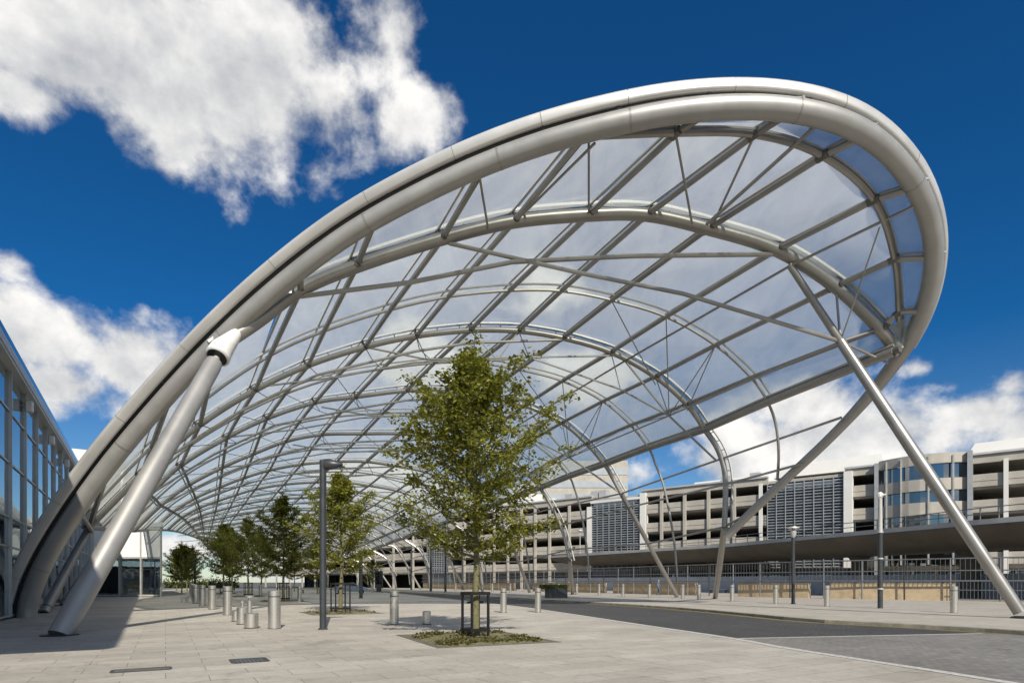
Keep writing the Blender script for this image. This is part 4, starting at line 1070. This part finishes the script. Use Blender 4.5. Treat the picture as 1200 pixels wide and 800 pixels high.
car(411,695.5,'grey car parked far down the road behind the second tree',M['car_grey'],.3)
# one pedestrian by the far wall
def person(p,rz,label):
    J=dict(pel=(0,0,.95),wai=(0,.01,1.1),che=(0,.02,1.34),nec=(0,.02,1.5),hed=(0,.04,1.6),top=(0,.045,1.73),
      hl=(.10,0,.90),kl=(.12,.16,.50),al=(.12,.10,.08),tl=(.13,.24,.04),hr=(-.10,0,.90),kr=(-.12,.02,.48),ar=(-.12,-.22,.10),tr=(-.13,-.10,.03),
      sl=(.19,.02,1.42),el=(.25,-.08,1.15),wl=(.26,.04,.90),nl=(.26,.09,.80),sr=(-.19,.02,1.42),er=(-.25,.08,1.15),wr=(-.25,.22,.93),nr=(-.25,.28,.86))
    R=dict(pel=.15,wai=.135,che=.155,nec=.06,hed=.095,top=.075,hl=.095,kl=.062,al=.045,tl=.04,hr=.095,kr=.062,ar=.045,tr=.04,sl=.07,el=.045,wl=.032,nl=.035,sr=.07,er=.045,wr=.032,nr=.035)
    E=[('pel','wai'),('wai','che'),('che','nec'),('nec','hed'),('hed','top')]+[(a+s,b_+s) if a!='pel' and a!='che' else (a,b_+s) for s in 'lr' for a,b_ in(('pel','h'),('h','k'),('k','a'),('a','t'),('che','s'),('s','e'),('e','w'),('w','n'))]
    keys=list(J); me=bpy.data.meshes.new('person'); me.from_pydata([J[k] for k in keys],[(keys.index(a),keys.index(b_)) for a,b_ in E],[])
    o=bpy.data.objects.new('person',me); COL.objects.link(o); o.location=p; o.rotation_euler=(0,0,rz)
    sk=o.modifiers.new('skin','SKIN'); 
    for k,q in zip(keys,me.skin_vertices[0].data): q.radius=(R[k],R[k]*.9); q.use_root=(k=='pel')
    sb=o.modifiers.new('sub','SUBSURF'); sb.levels=2; sb.render_levels=2
    dg=bpy.context.evaluated_depsgraph_get(); m2=bpy.data.meshes.new_from_object(o.evaluated_get(dg)); o.modifiers.clear(); o.data=m2
    for q in('denim','shirt','skin','shoe','hair'): m2.materials.append(M[q])
    for f in m2.polygons:
        c=f.center; z=c.z; hand=abs(c.x)>.2 and z<.93
        f.material_index=2 if hand else (3 if z<.10 else 0 if z<.98 else 1 if z<1.5 else (4 if z>1.66 or (c.y<.0 and z>1.56) else 2)); f.use_smooth=True
    tag(o,label,'person'); return o
p=gnd(771.5,697.2,.118); person((p.x,p.y,.118),-1.9,'person in blue jacket and jeans walking by the far wall')
# ------------------------------------------------------------------ trees
def make_tree(seed,h,w,trunk_h,nleaf,leaf,lm,sparse=1.0):
    """returns (trunk MB, crown MB) in metres about the base"""
    rg=random.Random(seed); tb=MB(); cb=MB(); tips=[]
    top=V(rg.uniform(-.1,.1),rg.uniform(-.1,.1),h*.97)
    spine=[V(0,0,0),V(.01,.0,trunk_h*.5),V(rg.uniform(-.04,.04),rg.uniform(-.04,.04),trunk_h),V(rg.uniform(-.1,.1),rg.uniform(-.1,.1),trunk_h+(h-trunk_h)*.4),V(rg.uniform(-.12,.12),rg.uniform(-.1,.1),trunk_h+(h-trunk_h)*.72),top]
    sp=crv(spine,5); r0=.0135*h+.005
    tb.tube(sp,[max(.008,r0*(1-.93*k/(len(sp)-1))*(1.25 if k==0 else 1)) for k in range(len(sp))],9)
    def spine_at(z):
        for p,q in zip(sp,sp[1:]):
            if p.z<=z<=q.z: return p.lerp(q,(z-p.z)/(q.z-p.z+1e-9))
        return sp[-1]
    def width(t): # crown half-width at relative crown height
        return w/2*((.22+.78*(t/.4)**.9) if t<.4 else max(0.0,1-((t-.4)/.6)**1.35))
    nb=int(36*sparse)
    for k in range(nb):
        t=(k+rg.random()*.8)/nb; z0=trunk_h*.93+(h-trunk_h)*t*.88; a=k*2.4+rg.uniform(-.5,.5)
        tt=min(.98,t+.06+.10*(1-t)); L=width(tt)*rg.uniform(.62,1.12)+.12; rise=L*rg.uniform(.45,.95)*(1.0 if t>.15 else .55)
        p0=spine_at(z0); d=V(math.cos(a),math.sin(a),0)
        pts=[p0,p0+d*L*.45+V(0,0,rise*.32),p0+d*L+V(0,0,rise)]
        c=crv(pts,4); rb=max(.006,r0*.36*(1-.75*t)); tb.tube(c,[rb*(1-.8*j/(len(c)-1)) for j in range(len(c))],5)
        for j in range(2,len(c)):
            n2=3 if j<len(c)-1 else 4
            for _ in range(n2):
                aa=a+rg.uniform(-1.3,1.3); l2=rg.uniform(.18,.5)*(.5+L*.35); q=c[j]+V(math.cos(aa)*l2,math.sin(aa)*l2,rg.uniform(-.12,.5)*l2)
                tb.tube([c[j],q],[.008,.004],3,False); tips.append((c[j],q))
    for k in range(8):
        z=h*(.80+.18*k/8); p=spine_at(z); a=rg.uniform(0,6.28); q=p+V(math.cos(a)*.22,math.sin(a)*.22,.22); tb.tube([p,q],[.007,.004],3,False); tips.append((p,q))
    tips.append((spine_at(h*.9),top+V(0,0,.05)))
    per=max(1,nleaf//len(tips)); pts=[]
    for p,q in tips:
        dens=rg.uniform(.35,1.65)
        for _ in range(int(per*dens)):
            u=rg.random()**.7; c=p.lerp(q,u*1.12); s=.065+.05*rg.random()
            pts.append(c+V(rg.gauss(0,s),rg.gauss(0,s),rg.gauss(0,s*.85)-.02))
    for p in pts:
        a=rg.uniform(0,2*math.pi); s=leaf*rg.uniform(.6,1.3)
        ax=V(math.cos(a),math.sin(a),rg.uniform(-1.1,.5)).normalized(); nb_=V(-math.sin(a),math.cos(a),rg.gauss(0,.5)).normalized(); wv=nb_*s*.40; up=ax.cross(nb_)*s*.10
        cb.add([p,p+ax*s*.45+wv+up,p+ax*s,p+ax*s*.45-wv+up],[(0,1,2),(0,2,3)])
    return tb,cb
def plant(p,rz,sc,proto,label,group):
    tr,lm=proto; t=thing('young_tree',label,'tree',p,rz,group); t.scale=(sc,sc,sc) if not hasattr(sc,'__len__') else sc
    if proto[0].get('used'): 
        a=proto[0].copy(); c=proto[1].copy(); COL.objects.link(a); COL.objects.link(c)
    else: a,c=proto; a['used']=1
    a.parent=t; c.parent=t; return t
def proto(*a,m='leaf'):
    tb,cb=make_tree(*a); return (tb.build('trunk',M['bark'],None,60),cb.build('crown',M[m]))
tb_main=proto(11,8.4,5.2,2.2,26000,.115,None,1.6)
tb_a=proto(23,7.4,4.3,2.1,12500,.135,None,1.1); tb_b=proto(41,7.7,4.4,1.9,12500,.14,None,1.1); tb_c=proto(57,8.0,4.6,1.9,12500,.16,None,1.1,m='leaf_dark')
TP=[]
GT='young trees in the forecourt row'
pm=gnd(557,746.5); plant(pm,.4,1.0,tb_main,'tallest looking young tree, in the black cage nearest the camera',GT)
p2_=gnd(399,717.5); plant(p2_,1.0,1.0,tb_a,'second young tree, behind the nearest lamp post',GT)
p3_=gnd(332,704.0); plant(p3_,2.2,1.12,tb_c,'third young tree with darker foliage, left of the nearest lamp post',GT)
p4_=gnd(291,698.5); plant(p4_,.5,1.15,tb_b,'fourth young tree in the row, pale olive and pointed',GT)
p5_=gnd(262,695.6); plant(p5_,3.1,1.3,tb_a,'fifth young tree in the row, right of the thin dark lamp',GT)
p6_=V(-44,93,0); plant(p6_,4.0,1.4,tb_b,'sixth young tree, partly hidden behind the fifth',GT)
for k,(x,d,sc,l) in enumerate(((213,82,.92,'dark young tree beside the glazed block, nearest of its far cluster'),(219,96,1.0,'dark young tree second in the far left cluster'),(207,100,.98,'dark young tree closest to the corner of the glazed block'),(225,112,1.1,'dark slender young tree touching the thin lamp'))):
    plant(V((x-600)/F*d,d,0),k*1.3,sc,tb_c,l,'dark trees at the end of the walk')
for x,d,sc,l in((306,74,1.1,'distant young tree filling the gap left of the dark third tree'),(272,88,1.15,'distant young tree behind the fifth and fourth trees'),(372,78,1.0,'distant young tree hidden behind the second and third trees'),(345,98,1.05,'distant young tree between the third and second trees'),(437,110,.8,'distant small tree beyond the second tree near the dark totem')):
    plant(V((x-600)/F*d,d,0),d,sc,tb_b,l,'distant trees by the road')
p=vpt(577)+V(8,10,0)
# round bush tree in front of the louvred screen far away
t=thing('round_tree','small round dark green tree below the far louvred screen','tree',(at(513,660,150).x,150,0))
tb,cb=make_tree(91,10.5,6.5,4.5,2600,.42,None,.6); tb.build('trunk',M['bark'],t); cb.build('crown',M['leaf_dark'],t)
# hedge of shrubs at the far end
rg=random.Random(9); b=MB(); leafquads(b,[(rg.uniform(-9,9),rg.uniform(-1.2,1.2),abs(rg.gauss(0,1.0))+.1) for _ in range(3500)],.45,rg)
t=b.build('far_hedge',M['leaf_hedge']); t.location=(-78,150,0); tag(t,'low yellow green hedge at the far end of the walk','hedge')
# cages
def cage(p,rz,label,r=.36,h=1.22):
    t=thing('tree_cage',label,'tree guard',p,rz,'black tree cages')
    for k in range(4):
        a=math.pi/4+k*math.pi/2; b=MB(); b.box((r*math.cos(a),r*math.sin(a),h/2),(.055,.055,h)); b.build('post',M['black'],t)
    for z,nm in((h-.02,'top_ring'),(.22,'lower_ring')):
        b=MB(); q=r*math.sqrt(.5)
        for s in(-1,1):
            b.box((0,s*q,z),(2*q+.10,.06,.085)); b.box((s*q,0,z),(.06,2*q-.062,.085))
        b.build(nm,M['black'],t)
    b=MB(); b.tube([(-.25,0,.95),(0,.05,.97),(.25,0,.95)],.03,6); b.build('tie_strap',M['black'],t)
    return t
def pit(p,rz,sx,sy,label,seed,n):
    t=thing('tree_pit',label,'tree pit',(p.x,p.y,0),rz,'planted tree pits')
    b=MB(); e=.16
    for s in(-1,1):
        b.box((0,s*(sy/2-e/2),.004),(sx,e,.014)); b.box((s*(sx/2-e/2),0,.004),(e,sy-2*e,.014))
    b.build('edging',M['pit_edge'],t)
    b=MB(); m=14; vs=[]; rg=random.Random(seed)
    for i in range(m+1):
        for j in range(m+1):
            u,v=i/m,j/m; f=min(u,1-u,v,1-v); vs.append(((u-.5)*(sx-2*e),(v-.5)*(sy-2*e),.008+min(.07,f*.4)*(.4+rg.random()*.6)))
    b.add(vs,[(i*(m+1)+j,(i+1)*(m+1)+j,(i+1)*(m+1)+j+1,i*(m+1)+j+1) for i in range(m) for j in range(m)]); b.build('gravel',M['soil'],t,True)
    b=MB(); cl=[(rg.uniform(-.42,.42)*sx,rg.uniform(-.42,.42)*sy) for _ in range(26)]; pts=[]
    for _ in range(n):
        c=rg.choice(cl); x=c[0]+rg.gauss(0,.16); y=c[1]+rg.gauss(0,.16)
        if abs(x)<sx/2-e and abs(y)<sy/2-e: pts.append((x,y,.04+abs(rg.gauss(0,.025))))
    leafquads(b,pts,.085,rg); o=b.build('ground_cover',M['grass'],t); tag(o,kind='stuff')
RZP=math.atan2(.82,1.0)*.0+math.radians(32)
A=[gnd(462,743.5),gnd(516,759.5),gnd(652,752),gnd(590,739)]; cpit=sum(A,V(0,0,0))/4
ex=(A[2]-A[1]+A[3]-A[0])/2; ey=(A[0]-A[1]+A[3]-A[2])/2
pit(cpit,math.atan2(ex.y,ex.x),ex.length,ey.length,'planted gravel pit around the foot of the nearest tree',1,1900)
cage(pm,math.atan2(ex.y,ex.x)+.15,'black square cage around the trunk of the nearest tree')
for p,lab,lab2,sd in((p2_,'planted pit around the second tree behind the lamp post','black cage around the second tree behind the lamp post',2),(p3_,'planted pit under the dark third tree','black cage around the dark third tree',3),(p4_,'planted pit under the pale fourth tree','black cage around the pale fourth tree',4),(p5_,'planted pit under the fifth tree by the thin lamp','black cage around the fifth tree by the thin lamp',5)):
    pit(p,math.radians(30),3.3,3.6,lab,sd,700); cage(p,.6,lab2,.5,1.45)
